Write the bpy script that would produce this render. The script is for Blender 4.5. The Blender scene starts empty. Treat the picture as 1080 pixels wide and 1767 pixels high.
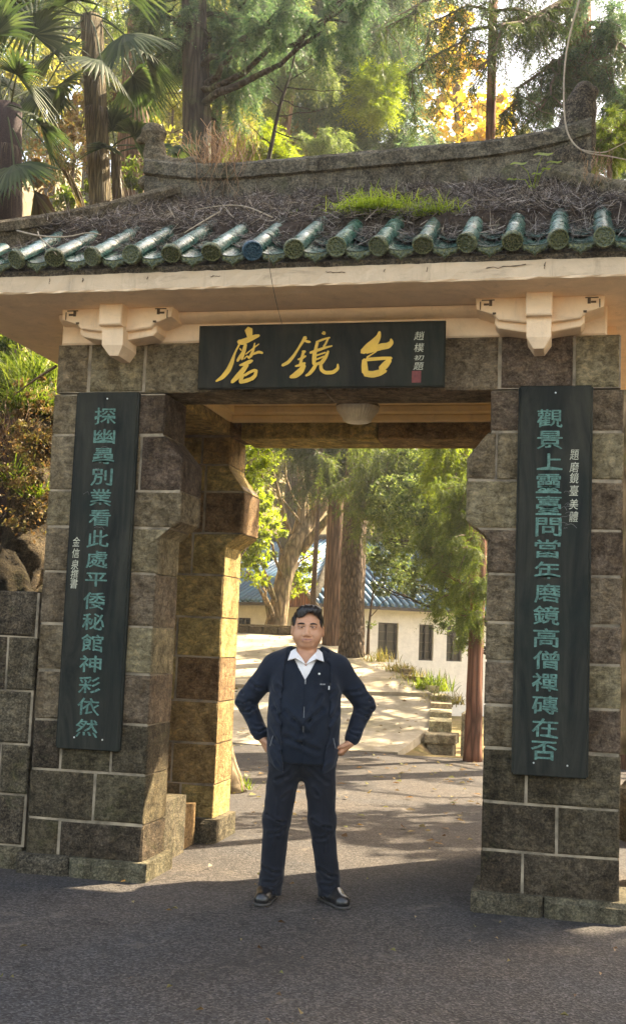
import bpy, math, random
import numpy as np
import openvdb as vdb
from mathutils import Vector

PI = math.pi
SC = bpy.context.scene
COL = SC.collection
rnd = random.Random(7)
RS = np.random.RandomState(11)

# ------------------------------------------------------------------ camera, sky, sun, exposure
CAMLOC = (1.546, -6.975, 1.54)
CAMYAW, CAMPITCH, CAMROLL, FPX = -0.2232, 0.1076, 0.0387, 2000.0


def setup_view():
    f = Vector((math.sin(CAMYAW) * math.cos(CAMPITCH), math.cos(CAMYAW) * math.cos(CAMPITCH), math.sin(CAMPITCH)))
    r = Vector((math.cos(CAMYAW), -math.sin(CAMYAW), 0))
    u = r.cross(f)
    r2 = r * math.cos(CAMROLL) + u * math.sin(CAMROLL)
    u2 = -r * math.sin(CAMROLL) + u * math.cos(CAMROLL)
    cd = bpy.data.cameras.new('camera')
    cam = bpy.data.objects.new('camera', cd)
    COL.objects.link(cam)
    from mathutils import Matrix
    m = Matrix((r2, u2, -f)).transposed().to_4x4()
    m.translation = CAMLOC
    cam.matrix_world = m
    cd.sensor_fit = 'VERTICAL'
    cd.sensor_height = 24
    cd.lens = 24 * FPX / 1767
    cd.clip_start = 0.1
    cd.clip_end = 2000
    SC.camera = cam


SUN_AZ, SUN_EL = math.radians(43), math.radians(43.5)     # azimuth from +Y towards +X


def setup_light():
    w = bpy.data.worlds.new('World')
    SC.world = w
    w.use_nodes = True
    nt = w.node_tree
    nt.nodes.clear()
    out = nt.nodes.new('ShaderNodeOutputWorld')
    bg = nt.nodes.new('ShaderNodeBackground')
    sky = nt.nodes.new('ShaderNodeTexSky')
    sky.sky_type = 'NISHITA'
    sky.sun_disc = False
    sky.sun_elevation = SUN_EL
    sky.sun_rotation = SUN_AZ
    sky.dust_density = 3.0
    sky.ozone_density = 0.6
    sky.air_density = 1.0
    bg.inputs['Strength'].default_value = 0.15
    nt.links.new(sky.outputs[0], bg.inputs[0])
    nt.links.new(bg.outputs[0], out.inputs[0])
    ld = bpy.data.lights.new('sun', 'SUN')
    ld.energy = 5.0
    ld.angle = math.radians(0.5)
    ld.color = (1.0, 0.93, 0.8)
    lo = bpy.data.objects.new('sun', ld)
    COL.objects.link(lo)
    d = Vector((math.sin(SUN_AZ) * math.cos(SUN_EL), math.cos(SUN_AZ) * math.cos(SUN_EL), math.sin(SUN_EL)))
    lo.rotation_euler = d.to_track_quat('Z', 'Y').to_euler()
    lo.location = d * 40
    vs = SC.view_settings
    vs.view_transform = 'Standard'
    vs.look = 'None'
    vs.gamma = 1
    vs.use_curve_mapping = False
    vs.exposure = 2.5
    vs.use_white_balance = True
    vs.white_balance_temperature = 8200
    SC.cycles.max_bounces = 8
    SC.cycles.diffuse_bounces = 6
    SC.cycles.transmission_bounces = 6
    SC.cycles.use_denoising = True


setup_view()
setup_light()


# ------------------------------------------------------------------ object helpers
def tag(o, label=None, cat=None, group=None, kind=None):
    if label: o['label'] = label
    if cat: o['category'] = cat
    if group: o['group'] = group
    if kind: o['kind'] = kind
    return o


def empty(name, loc=(0, 0, 0), rz=0):
    o = bpy.data.objects.new(name, None)
    o.empty_display_size = 0.2
    o.location = loc
    o.rotation_euler = (0, 0, rz)
    COL.objects.link(o)
    return o


def mesh(name, V, F, mat=None, parent=None, smooth=False):
    """V: list/array of points, F: list of index tuples or an (m,k) array."""
    me = bpy.data.meshes.new(name)
    V = np.asarray(V, dtype=np.float32).reshape(-1, 3)
    if isinstance(F, np.ndarray):
        m, k = F.shape
        me.vertices.add(len(V)); me.vertices.foreach_set('co', V.ravel())
        me.loops.add(m * k); me.loops.foreach_set('vertex_index', F.astype(np.int32).ravel())
        me.polygons.add(m)
        me.polygons.foreach_set('loop_start', np.arange(0, m * k, k, dtype=np.int32))
        me.polygons.foreach_set('loop_total', np.full(m, k, dtype=np.int32))
        me.update(calc_edges=True)
    else:
        me.from_pydata([tuple(map(float, v)) for v in V], [], [tuple(map(int, f)) for f in F])
        me.update()
    if smooth:
        me.polygons.foreach_set('use_smooth', np.ones(len(me.polygons), dtype=bool))
    if mat: me.materials.append(mat)
    return obj(name, me, parent)


def obj(name, me, parent=None, loc=None):
    o = bpy.data.objects.new(name, me)
    COL.objects.link(o)
    if parent is not None: o.parent = parent
    if loc is not None: o.location = loc
    return o


class MB:
    """collects shapes into one mesh"""
    def __init__(s): s.V = []; s.F = []

    def add(s, V, F):
        b = len(s.V)
        s.V += [tuple(v) for v in V]
        s.F += [tuple(i + b for i in f) for f in F]
        return s

    def box(s, x0, x1, y0, y1, z0, z1, bev=0.0, jit=0.0, R=rnd):
        if bev <= 0:
            V = [(x, y, z) for z in (z0, z1) for y in (y0, y1) for x in (x0, x1)]
            F = [(0, 2, 3, 1), (4, 5, 7, 6), (0, 1, 5, 4), (2, 6, 7, 3), (0, 4, 6, 2), (1, 3, 7, 5)]
            return s.add(V, F)
        P = [(x0, z0), (x1, z0), (x1, z1), (x0, z1)]
        return s.prism(P, y0, y1, bev, jit, R=R)

    def prism(s, P, y0, y1, bev=0.0, jit=0.0, bulge=0.0, R=rnd, m=lambda x, y, z: (x, y, z)):
        """polygon P in XZ (counter-clockwise seen from -Y), from y0 (front) to y1"""
        n = len(P)
        cx = sum(p[0] for p in P) / n; cz = sum(p[1] for p in P) / n
        def ins(p, b):
            dx, dz = cx - p[0], cz - p[1]
            return (p[0] + math.copysign(min(b, abs(dx) * .5), dx), p[1] + math.copysign(min(b, abs(dz) * .5), dz))
        J = lambda: R.uniform(-jit, jit)
        V = []; F = []
        if bev > 0:
            rings = [[(ins(p, bev)[0] + J(), y0 + J() * .6, ins(p, bev)[1] + J()) for p in P],
                     [(p[0] + J() * .4, y0 + bev, p[1] + J() * .4) for p in P],
                     [(p[0], y1 - bev, p[1]) for p in P],
                     [(ins(p, bev)[0], y1, ins(p, bev)[1]) for p in P]]
        else:
            rings = [[(p[0], y0, p[1]) for p in P], [(p[0], y1, p[1]) for p in P]]
        for r in rings: V += r
        for k in range(len(rings) - 1):
            for i in range(n):
                j = (i + 1) % n
                F.append((k * n + i, (k + 1) * n + i, (k + 1) * n + j, k * n + j))
        if bulge > 0 and n == 4:
            # a hammered face: a grid of points pushed in and out, edges worn back a little
            A, B_, C_, D_ = rings[0]
            nu = max(3, min(6, int(abs(B_[0] - A[0]) / .075))); nv = max(3, min(4, int(abs(D_[2] - A[2]) / .08)))
            c = len(V)
            for b in range(nv + 1):
                for a in range(nu + 1):
                    u, v = a / nu, b / nv
                    p = [(A[t] * (1 - u) + B_[t] * u) * (1 - v) + (D_[t] * (1 - u) + C_[t] * u) * v for t in range(3)]
                    if 0 < a < nu and 0 < b < nv:
                        p = [p[0] + R.uniform(-.014, .014), y0 - bulge * R.uniform(-.15, 1.25), p[2] + R.uniform(-.012, .012)]
                    V.append(tuple(p))
            for b in range(nv):
                for a in range(nu):
                    q = c + b * (nu + 1) + a
                    F.append((q, q + 1, q + nu + 2, q + nu + 1))
        elif bulge > 0:
            # a hammered face: a ring of points inside, pushed in and out
            c = len(V)
            q = 0.45
            for p in rings[0]:
                V.append((p[0] * (1 - q) + cx * q + J() * 2, y0 - bulge * R.uniform(.3, 1), p[2] * (1 - q) + cz * q + J() * 2))
            V.append((cx + J() * 3, y0 - bulge * R.uniform(.2, 1.2), cz + J() * 3))
            for i in range(n):
                j = (i + 1) % n
                F.append((i, j, c + j, c + i))
                F.append((c + i, c + j, c + n))
        else:
            F.append(tuple(range(n)))
        b = (len(rings) - 1) * n
        F.append(tuple(b + i for i in reversed(range(n))))
        return s.add([m(*v) for v in V], F)

    def tube(s, pts, rad, n=8, cap=True):
        V, F = tube_np(pts, rad, n, cap)
        return s.add(V.tolist(), F)

    def lathe(s, prof, n=24, c=(0, 0, 0), ax='Z', flute=0, fd=0.0):
        V = []; F = []
        for (r, z) in prof:
            for i in range(n):
                a = 2 * PI * i / n
                rr = r * (1 + (fd * math.cos(flute * a) if flute else 0))
                x, y = rr * math.cos(a), rr * math.sin(a)
                if ax == 'Z': V.append((c[0] + x, c[1] + y, c[2] + z))
                else: V.append((c[0] + x, c[1] + z, c[2] + y))
        for k in range(len(prof) - 1):
            for i in range(n):
                j = (i + 1) % n
                q = (k * n + i, k * n + j, (k + 1) * n + j, (k + 1) * n + i)
                F.append(q if ax == 'Z' else q[::-1])
        return s.add(V, F)

    def build(s, name, mat=None, parent=None, smooth=False):
        return mesh(name, s.V, s.F, mat, parent, smooth)


def tube_np(pts, rad, n=8, cap=True, rough=0.0, R=None):
    pts = np.asarray(pts, float)
    k = len(pts)
    rad = np.full(k, rad) if np.isscalar(rad) else np.asarray(rad, float)
    T = np.gradient(pts, axis=0)
    T /= np.linalg.norm(T, axis=1)[:, None] + 1e-9
    up = np.array([0, 0, 1.0]) if abs(T[0][2]) < .9 else np.array([1.0, 0, 0])
    A = np.cross(T, up); A /= np.linalg.norm(A, axis=1)[:, None] + 1e-9
    B = np.cross(T, A)
    a = np.arange(n) * 2 * PI / n
    rr = np.ones((k, n))
    if rough and R is not None:
        rr += R.uniform(-rough, rough, (1, n)) + R.uniform(-rough, rough, (k, n)) * .5
    V = pts[:, None, :] + rad[:, None, None] * rr[:, :, None] * (A[:, None, :] * np.cos(a)[None, :, None] + B[:, None, :] * np.sin(a)[None, :, None])
    V = V.reshape(-1, 3)
    F = []
    for j in range(k - 1):
        for i in range(n):
            i2 = (i + 1) % n
            F.append((j * n + i, j * n + i2, (j + 1) * n + i2, (j + 1) * n + i))
    if cap:
        F.append(tuple(range(n))[::-1]); F.append(tuple((k - 1) * n + i for i in range(n)))
    return V, F


# ------------------------------------------------------------------ materials
class NT:
    def __init__(s, name):
        s.m = bpy.data.materials.new(name); s.m.use_nodes = True
        s.t = s.m.node_tree; s.t.nodes.clear()
        s.out = s.n('ShaderNodeOutputMaterial')

    def n(s, typ, **kw):
        nd = s.t.nodes.new(typ)
        for k, v in kw.items(): setattr(nd, k, v)
        return nd

    def l(s, a, b): s.t.links.new(a, b); return s

    def co(s, scale=(1, 1, 1), world=False):
        if world: src = s.n('ShaderNodeNewGeometry').outputs['Position']
        else: src = s.n('ShaderNodeTexCoord').outputs['Object']
        mp = s.n('ShaderNodeMapping'); mp.inputs['Scale'].default_value = scale
        s.l(src, mp.inputs['Vector'])
        return mp.outputs[0]

    def noise(s, vec, scale, detail=4, rough=.6, dist=0):
        nd = s.n('ShaderNodeTexNoise')
        nd.inputs['Scale'].default_value = scale; nd.inputs['Detail'].default_value = detail
        nd.inputs['Roughness'].default_value = rough; nd.inputs['Distortion'].default_value = dist
        s.l(vec, nd.inputs['Vector'])
        return nd.outputs['Fac']

    def ramp(s, fac, stops):
        nd = s.n('ShaderNodeValToRGB')
        e = nd.color_ramp.elements
        while len(e) < len(stops): e.new(.5)
        for el, (p, c) in zip(e, stops):
            el.position = p; el.color = (*c, 1) if len(c) == 3 else c
        s.l(fac, nd.inputs['Fac'])
        return nd.outputs['Color']

    def mix(s, fac, a, b, mode='MIX'):
        nd = s.n('ShaderNodeMix', data_type='RGBA', blend_type=mode)
        for i, v in ((0, fac), (6, a), (7, b)):
            if isinstance(v, (int, float)): nd.inputs[i].default_value = v
            elif isinstance(v, tuple): nd.inputs[i].default_value = (*v, 1)
            else: s.l(v, nd.inputs[i])
        return nd.outputs[2]

    def math(s, op, a, b=0.0):
        nd = s.n('ShaderNodeMath', operation=op)
        for i, v in ((0, a), (1, b)):
            if isinstance(v, (int, float)): nd.inputs[i].default_value = v
            else: s.l(v, nd.inputs[i])
        return nd.outputs[0]

    def bump(s, h, dist=.01, strength=1.0, normal=None):
        nd = s.n('ShaderNodeBump'); nd.inputs['Distance'].default_value = dist
        nd.inputs['Strength'].default_value = strength
        s.l(h, nd.inputs['Height'])
        if normal is not None: s.l(normal, nd.inputs['Normal'])
        return nd.outputs[0]

    def bsdf(s, color, rough=.8, normal=None, spec=.5, metal=0, coat=0):
        b = s.n('ShaderNodeBsdfPrincipled')
        for k, v in (('Base Color', color), ('Roughness', rough), ('Specular IOR Level', spec), ('Metallic', metal), ('Coat Weight', coat)):
            if isinstance(v, tuple): b.inputs[k].default_value = (*v, 1)
            elif isinstance(v, (int, float)): b.inputs[k].default_value = v
            else: s.l(v, b.inputs[k])
        if normal is not None: s.l(normal, b.inputs['Normal'])
        s.l(b.outputs[0], s.out.inputs[0])
        return b


def simple(name, c, rough=.7, var=.25, scale=20, bump=.002, spec=.4, metal=0, world=True, bs=None):
    k = NT(name)
    v = k.co(world=world)
    f = k.noise(v, scale, 5, .65)
    lo = tuple(x * (1 - var) for x in c); hi = tuple(min(1, x * (1 + var)) for x in c)
    col = k.ramp(f, [(.3, lo), (.7, hi)])
    nb = k.bump(k.noise(v, bs or scale * 2.5, 4, .6), bump) if bump else None
    k.bsdf(col, rough, nb, spec, metal)
    return k.m


def stone_mat(name, tones, moss=.3, bumpd=.012, spec=.2, speck=.38, varn=.42):
    """rough dressed stone: tone per block, mineral speckle, stains, moss and painted relief shading"""
    k = NT(name)
    v = k.co(world=True)
    rn = k.n('ShaderNodeObjectInfo').outputs['Random']
    big = k.noise(v, 2.2, 5, .65, .4)
    mid = k.noise(v, 14, 6, .7, .3)
    fine = k.noise(v, 75, 4, .8)
    col = k.ramp(k.math('ADD', k.math('MULTIPLY', mid, .65), k.math('MULTIPLY', big, .35)), [(.34, tones[0]), (.5, tones[1]), (.66, tones[2])])
    val = k.n('ShaderNodeHueSaturation'); k.l(col, val.inputs['Color'])
    k.l(k.math('ADD', k.math('MULTIPLY', rn, varn * 2), 1 - varn), val.inputs['Value'])
    k.l(k.math('ADD', k.math('MULTIPLY', rn, .05), .475), val.inputs['Hue'])
    c2 = k.mix(k.ramp(fine, [(.42, (0, 0, 0)), (.7, (speck,) * 3)]), val.outputs[0], (.5, .42, .3))
    stain = k.ramp(k.noise(k.co((1, 1, .45), True), 3.1, 8, .72, 1.2), [(.46, (0, 0, 0)), (.64, (.85, .85, .85))])
    c3 = k.mix(stain, c2, (.42, .38, .32), 'MULTIPLY')
    mo = k.noise(v, 4.5, 7, .7, .5)
    c4 = k.mix(k.ramp(mo, [(.56, (0, 0, 0)), (.75, (moss,) * 3)]), c3, (.075, .085, .03))
    vv = k.co((1, 1, 1.6), True)
    chis = k.noise(vv, 38, 5, .75, .8)
    coarse = k.noise(k.co((1, 1, 1.5), True), 17, 7, .78, .6)
    relief_shade = k.ramp(k.math('ADD', k.math('MULTIPLY', coarse, .75), k.math('MULTIPLY', fine, .25)), [(.38, (.42, .40, .38)), (.5, (.95, .95, .95)), (.6, (1.5, 1.42, 1.3))])  # relief shading put into the colour: hollows darker, high spots paler
    c4 = k.mix(1.0, c4, relief_shade, 'MULTIPLY')
    h = k.math('ADD', k.math('MULTIPLY', coarse, 1.1), k.math('ADD', k.math('MULTIPLY', chis, .6), k.math('MULTIPLY', fine, .28)))
    k.bsdf(c4, .9, k.bump(h, bumpd, 1.0), spec)
    return k.m


def leaf_mat(name, cols, trans=.5, tint=(1.25, 1.3, .6), rough=.5):
    k = NT(name)
    isl = k.n('ShaderNodeNewGeometry').outputs['Random Per Island']
    stops = [(i / max(1, len(cols) - 1), c) for i, c in enumerate(cols)]
    col = k.ramp(isl, stops)
    big = k.noise(k.co(world=True), 1.1, 3, .6)
    hs = k.n('ShaderNodeHueSaturation'); k.l(col, hs.inputs['Color'])
    k.l(k.math('ADD', k.math('MULTIPLY', big, .9), .55), hs.inputs['Value'])
    p = k.bsdf(hs.outputs[0], rough, None, .25)
    tr = k.n('ShaderNodeBsdfTranslucent')
    tc = k.mix(1.0, hs.outputs[0], tint, 'MULTIPLY')
    k.l(tc, tr.inputs['Color'])
    mx = k.n('ShaderNodeMixShader'); mx.inputs[0].default_value = trans
    k.l(p.outputs[0], mx.inputs[1]); k.l(tr.outputs[0], mx.inputs[2])
    k.l(mx.outputs[0], k.out.inputs[0])
    return k.m


def bark_mat(name, a, b, scale=(14, 14, 2.2), d=.02, patch=None):
    k = NT(name)
    v = k.co(scale, True)
    f = k.noise(v, 1.6, 6, .7, .5)
    vo = k.n('ShaderNodeTexVoronoi', feature='DISTANCE_TO_EDGE'); vo.inputs['Scale'].default_value = 1.1
    k.l(v, vo.inputs['Vector'])
    cr = k.ramp(vo.outputs['Distance'], [(0, (.12, .12, .12)), (.3, (1, 1, 1))])
    col = k.ramp(f, [(.3, a), (.7, b)])
    if patch:
        col = k.mix(k.ramp(k.noise(k.co(world=True), 2.5, 6, .7), [(.5, (0, 0, 0)), (.62, (.9, .9, .9))]), col, patch)
    col = k.mix(.75, col, cr, 'MULTIPLY')
    h = k.math('ADD', k.math('MULTIPLY', cr, .9), f)
    k.bsdf(col, .9, k.bump(h, d, 1), .2)
    return k.m


M = {}
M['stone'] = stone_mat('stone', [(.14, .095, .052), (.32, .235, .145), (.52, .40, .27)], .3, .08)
M['rear_stone_lit'] = stone_mat('rear_stone_lit', [(.28, .175, .065), (.53, .37, .15), (.72, .54, .26)], .3, .06)  # same stone with bounced sunlight put into its colour: paler and yellower
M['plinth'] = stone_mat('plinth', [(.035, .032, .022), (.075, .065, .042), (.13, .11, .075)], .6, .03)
M['stone_low'] = stone_mat('stone_low', [(.045, .034, .019), (.125, .096, .055), (.24, .19, .12)], .6, .08, .2, .3)  # darker, mossier tone for the lowest courses of the front piers
M['mortar'] = simple('mortar', (.24, .19, .13), .9, .8, 5, .012)


def plaster_mat(name, c, stain=.5):
    k = NT(name)
    v = k.co(world=True)
    f = k.noise(v, 5, 6, .65, .3)
    col = k.ramp(f, [(.3, tuple(x * .86 for x in c)), (.7, tuple(min(1, x * 1.07) for x in c))])
    st = k.noise(k.co((1, 1, 3.5), True), 2.6, 8, .75, .6)
    col = k.mix(k.ramp(st, [(.55, (0, 0, 0)), (.8, (stain,) * 3)]), col, (.20, .15, .10))
    g = k.noise(v, 160, 2, .6)
    # old limewash: streaks run down, paler patches where coats have flaked, hairline cracks
    run_ = k.noise(k.co((7, 7, .7), True), 2.2, 6, .7, .3)
    col = k.mix(k.ramp(run_, [(.56, (0, 0, 0)), (.72, (stain * .7,) * 3)]), col, tuple(x * .55 for x in c))
    fl = k.noise(v, 3.3, 9, .8, .9)
    col = k.mix(k.ramp(fl, [(.60, (0, 0, 0)), (.63, (.5, .5, .5))]), col, tuple(min(1, x * 1.1 + .03) for x in c))
    vo = k.n('ShaderNodeTexVoronoi', feature='DISTANCE_TO_EDGE'); vo.inputs['Scale'].default_value = 1.7
    dv = k.n('ShaderNodeVectorMath', operation='ADD'); nz = k.n('ShaderNodeTexNoise'); nz.inputs['Scale'].default_value = 4; nz.inputs['Detail'].default_value = 6
    k.l(v, nz.inputs['Vector']); k.l(v, dv.inputs[0]); k.l(nz.outputs['Color'], dv.inputs[1]); k.l(dv.outputs[0], vo.inputs['Vector'])
    crk = k.ramp(vo.outputs['Distance'], [(0, (1, 1, 1)), (.006, (0, 0, 0))])
    col = k.mix(k.math('MULTIPLY', crk, k.ramp(run_, [(.56, (0, 0, 0)), (.68, (.22, .22, .22))])), col, (.3, .23, .16))
    k.bsdf(col, .85, k.bump(k.math('SUBTRACT', k.math('ADD', f, k.math('MULTIPLY', g, .15)), k.math('MULTIPLY', fl, -.6)), .009), .2)
    return k.m


M['plaster'] = plaster_mat('plaster', (.92, .70, .49), .45)
M['plaster_yellow'] = plaster_mat('plaster_yellow', (.90, .70, .38), .3)
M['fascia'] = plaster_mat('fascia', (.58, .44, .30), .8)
M['roof_cement'] = stone_mat('roof_cement', [(.03, .027, .023), (.065, .057, .047), (.115, .10, .08)], .7, .016)
M['hip_cement'] = stone_mat('hip_cement', [(.05, .04, .025), (.11, .09, .055), (.19, .16, .11)], .95, .022)


def glaze_mat(name, a, b, rough=.18):
    k = NT(name)
    v = k.co(world=True)
    rn = k.n('ShaderNodeObjectInfo').outputs['Random']
    f = k.noise(v, 18, 6, .7, .5)
    col = k.ramp(k.math('ADD', k.math('MULTIPLY', f, .8), k.math('MULTIPLY', rn, .25)), [(.35, a), (.7, b)])
    gr = k.noise(v, 9, 7, .8, .8)
    dirt = k.ramp(gr, [(.54, (0, 0, 0)), (.7, (.6, .6, .6))])
    col = k.mix(dirt, col, (.07, .06, .04))
    r = k.ramp(gr, [(.45, (rough,) * 3), (.66, (.75, .75, .75))])
    k.bsdf(col, r, k.bump(f, .0025), .6, 0, .3)
    return k.m


M['glaze'] = glaze_mat('glaze', (.012, .06, .045), (.06, .17, .13))
M['glaze_blue'] = glaze_mat('glaze_blue', (.01, .06, .10), (.03, .12, .18), .3)


def relief_mat(name, a, b):
    k = NT(name)
    v = k.co()
    w = k.n('ShaderNodeTexVoronoi', feature='DISTANCE_TO_EDGE'); w.inputs['Scale'].default_value = 55
    k.l(v, w.inputs['Vector'])
    n = k.noise(k.co(world=True), 70, 4, .6, 1.0)
    h = k.math('ADD', k.ramp(w.outputs['Distance'], [(.02, (1, 1, 1)), (.12, (0, 0, 0))]), n)
    col = k.ramp(k.math('MULTIPLY', h, .6), [(.3, a), (.75, b)])
    k.bsdf(col, .45, k.bump(h, .004), .5)
    return k.m


M['relief'] = relief_mat('relief', (.035, .05, .022), (.16, .17, .07))
M['relief_blue'] = relief_mat('relief_blue', (.01, .045, .075), (.03, .10, .14))


def board_mat(name, base, smear, tint):
    k = NT(name)
    v = k.co((3.2, 3.2, .5), True)
    f = k.noise(v, 2.2, 6, .7, .8)
    col = k.ramp(f, [(.35, base), (.75, smear)])
    g = k.noise(k.co(world=True), 1.6, 4, .6)
    col = k.mix(k.ramp(g, [(.48, (0, 0, 0)), (.7, (.6, .6, .6))]), col, tint)
    r = k.ramp(f, [(.3, (.55, .55, .55)), (.7, (.8, .8, .8))])
    k.bsdf(col, r, k.bump(k.noise(k.co((20, 20, 1), True), 3, 4, .6), .0015), .12)
    return k.m


M['board'] = board_mat('board', (.008, .010, .009), (.050, .048, .036), (.007, .015, .013))
M['plaque'] = board_mat('plaque', (.008, .009, .007), (.048, .042, .03), (.012, .02, .013))
M['letter_green'] = simple('letter_green', (.075, .165, .135), .75, .6, 55, 0)
M['letter_gold'] = simple('letter_gold', (.62, .36, .03), .45, .18, 12, .001, .5)
M['letter_pale'] = simple('letter_pale', (.45, .44, .33), .6, .3, 30, 0)
M['seal'] = simple('seal', (.16, .035, .03), .7, .3, 60, 0)
M['white_scratch'] = simple('white_scratch', (.13, .125, .115), .7, .3, 60, 0)
M['nail'] = simple('nail', (.7, .7, .68), .35, .1, 60, 0, .5, .6)


def asphalt_mat():
    k = NT('asphalt')
    v = k.co(world=True)
    vo = k.n('ShaderNodeTexVoronoi'); vo.inputs['Scale'].default_value = 85; k.l(v, vo.inputs['Vector'])
    f = k.noise(v, 130, 3, .7)
    big = k.noise(v, .55, 6, .6, .5)
    mid = k.noise(v, 5, 5, .7)
    agg = k.ramp(vo.outputs['Color'], [(.1, (.026, .022, .019)), (.5, (.054, .052, .052)), (.9, (.125, .118, .114))])
    col = k.mix(k.ramp(f, [(.4, (0, 0, 0)), (.62, (.75,) * 3)]), agg, (.022, .0205, .02))
    col = k.mix(k.ramp(big, [(.38, (0, 0, 0)), (.62, (.8,) * 3)]), col, (1.35, 1.15, .95), 'MULTIPLY')
    col = k.mix(k.ramp(mid, [(.35, (.6,) * 3), (.6, (0, 0, 0))]), col, (.72, .72, .76), 'MULTIPLY')
    # worn tracks, oily stains and a few sealed cracks
    st = k.noise(k.co((1, .45, 1), True), 1.3, 7, .7, 1.0)
    col = k.mix(k.ramp(st, [(.56, (0, 0, 0)), (.68, (.75,) * 3)]), col, (.03, .027, .025))
    pale = k.noise(v, 2.1, 8, .75, .8)
    col = k.mix(k.ramp(pale, [(.58, (0, 0, 0)), (.72, (.6,) * 3)]), col, (.17, .145, .115))
    vc = k.n('ShaderNodeTexVoronoi', feature='DISTANCE_TO_EDGE'); vc.inputs['Scale'].default_value = .55
    dv = k.n('ShaderNodeVectorMath', operation='ADD'); nz = k.n('ShaderNodeTexNoise'); nz.inputs['Scale'].default_value = 2.5; nz.inputs['Detail'].default_value = 8
    k.l(v, nz.inputs['Vector']); k.l(v, dv.inputs[0]); k.l(nz.outputs['Color'], dv.inputs[1]); k.l(dv.outputs[0], vc.inputs['Vector'])
    crk = k.ramp(vc.outputs['Distance'], [(0, (1, 1, 1)), (.004, (0, 0, 0))])
    col = k.mix(k.math('MULTIPLY', crk, .8), col, (.012, .011, .01))
    h = k.math('SUBTRACT', k.math('ADD', vo.outputs['Distance'], k.math('MULTIPLY', f, .8)), k.math('MULTIPLY', crk, .8))
    k.bsdf(col, .9, k.bump(h, .003, 1), .25)
    return k.m


def concrete_mat():
    k = NT('path_concrete')
    v = k.co(world=True)
    big = k.noise(v, .9, 7, .65, .6)
    mid = k.noise(v, 9, 6, .7)
    col = k.ramp(mid, [(.3, (.27, .235, .175)), (.7, (.42, .37, .29))])
    col = k.mix(k.ramp(big, [(.46, (0, 0, 0)), (.66, (.8,) * 3)]), col, (.17, .15, .09))
    k.bsdf(col, .9, k.bump(k.noise(v, 60, 5, .7), .008), .25)
    return k.m


def soil_mat():
    k = NT('soil')
    v = k.co(world=True)
    a = k.noise(v, 1.3, 8, .7, .5)
    b = k.noise(v, 22, 6, .75)
    col = k.ramp(a, [(.3, (.05, .065, .018)), (.48, (.13, .11, .04)), (.62, (.20, .14, .075)), (.8, (.09, .10, .03))])
    col = k.mix(k.ramp(b, [(.4, (0, 0, 0)), (.7, (.6,) * 3)]), col, (.3, .22, .13))
    k.bsdf(col, .95, k.bump(b, .03), .1)
    return k.m


M['asphalt'] = asphalt_mat()
M['concrete'] = concrete_mat()
M['soil'] = soil_mat()
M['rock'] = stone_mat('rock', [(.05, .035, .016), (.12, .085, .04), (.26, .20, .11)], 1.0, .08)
M['shaded_rock'] = stone_mat('shaded_rock', [(.010, .008, .005), (.024, .018, .011), (.045, .034, .02)], .4, .04, .1, .04)  # shade over the outcrop put into its colour, nearly black
M['cedar_bark'] = bark_mat('cedar_bark', (.10, .055, .035), (.30, .19, .13), (16, 16, 1.2), .02)
M['dark_bark'] = bark_mat('dark_bark', (.035, .026, .02), (.10, .08, .06), (14, 14, 1.4), .02, (.09, .10, .05))
M['scaly_bark'] = bark_mat('scaly_bark', (.055, .038, .026), (.24, .17, .115), (13, 13, 4.5), .045)
M['pale_bark'] = bark_mat('pale_bark', (.16, .11, .06), (.42, .32, .2), (8, 8, 2), .02, (.14, .13, .05))
M['red_bark'] = bark_mat('red_bark', (.17, .075, .05), (.34, .16, .10), (14, 14, 1.2), .015)
M['palm_bark'] = bark_mat('palm_bark', (.07, .05, .028), (.26, .21, .12), (30, 30, 2), .03)
M['palm_fibre'] = simple('palm_fibre', (.035, .022, .022), .95, .5, 60, .01)
M['twig'] = simple('twig', (.11, .075, .05), .9, .4, 30, 0)
M['twig_pale'] = simple('twig_pale', (.32, .26, .19), .9, .3, 30, 0)
M['litter'] = leaf_mat('litter', [(.025, .018, .018), (.05, .038, .034), (.14, .105, .09), (.44, .37, .33)], .1)
M['dry_root'] = leaf_mat('dry_root', [(.16, .09, .05), (.30, .18, .10), (.40, .26, .16)], .2, (1.1, 1, .8))
M['leaf_lime'] = leaf_mat('leaf_lime', [(.11, .16, .015), (.22, .28, .03), (.34, .40, .06)], .6)
M['leaf_mid'] = leaf_mat('leaf_mid', [(.045, .075, .02), (.10, .14, .035), (.18, .21, .06)], .55)
M['leaf_dark'] = leaf_mat('leaf_dark', [(.025, .045, .02), (.055, .085, .03), (.10, .125, .05)], .45)
M['leaf_cedar'] = leaf_mat('leaf_cedar', [(.05, .085, .04), (.12, .17, .075), (.26, .30, .14)], .55)
M['leaf_blue'] = leaf_mat('leaf_blue', [(.03, .065, .045), (.07, .12, .07), (.15, .20, .09)], .5, (1.1, 1.3, .9))
M['leaf_yellow'] = leaf_mat('leaf_yellow', [(.50, .40, .06), (.55, .50, .10), (.60, .34, .04), (.42, .45, .10)], .6, (1.3, 1.15, .6))
M['leaf_olive'] = leaf_mat('leaf_olive', [(.14, .14, .04), (.26, .25, .08), (.38, .33, .14)], .55)
M['leaf_brown'] = leaf_mat('leaf_brown', [(.10, .06, .03), (.20, .13, .06), (.16, .17, .05), (.28, .2, .11)], .4, (1.2, 1, .7))
M['palm_leaf'] = leaf_mat('palm_leaf', [(.022, .038, .018), (.042, .064, .03), (.085, .105, .055)], .35, (1.1, 1.3, .6), .6)
M['grass'] = leaf_mat('grass', [(.07, .12, .015), (.13, .19, .025), (.22, .26, .05)], .55)
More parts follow.
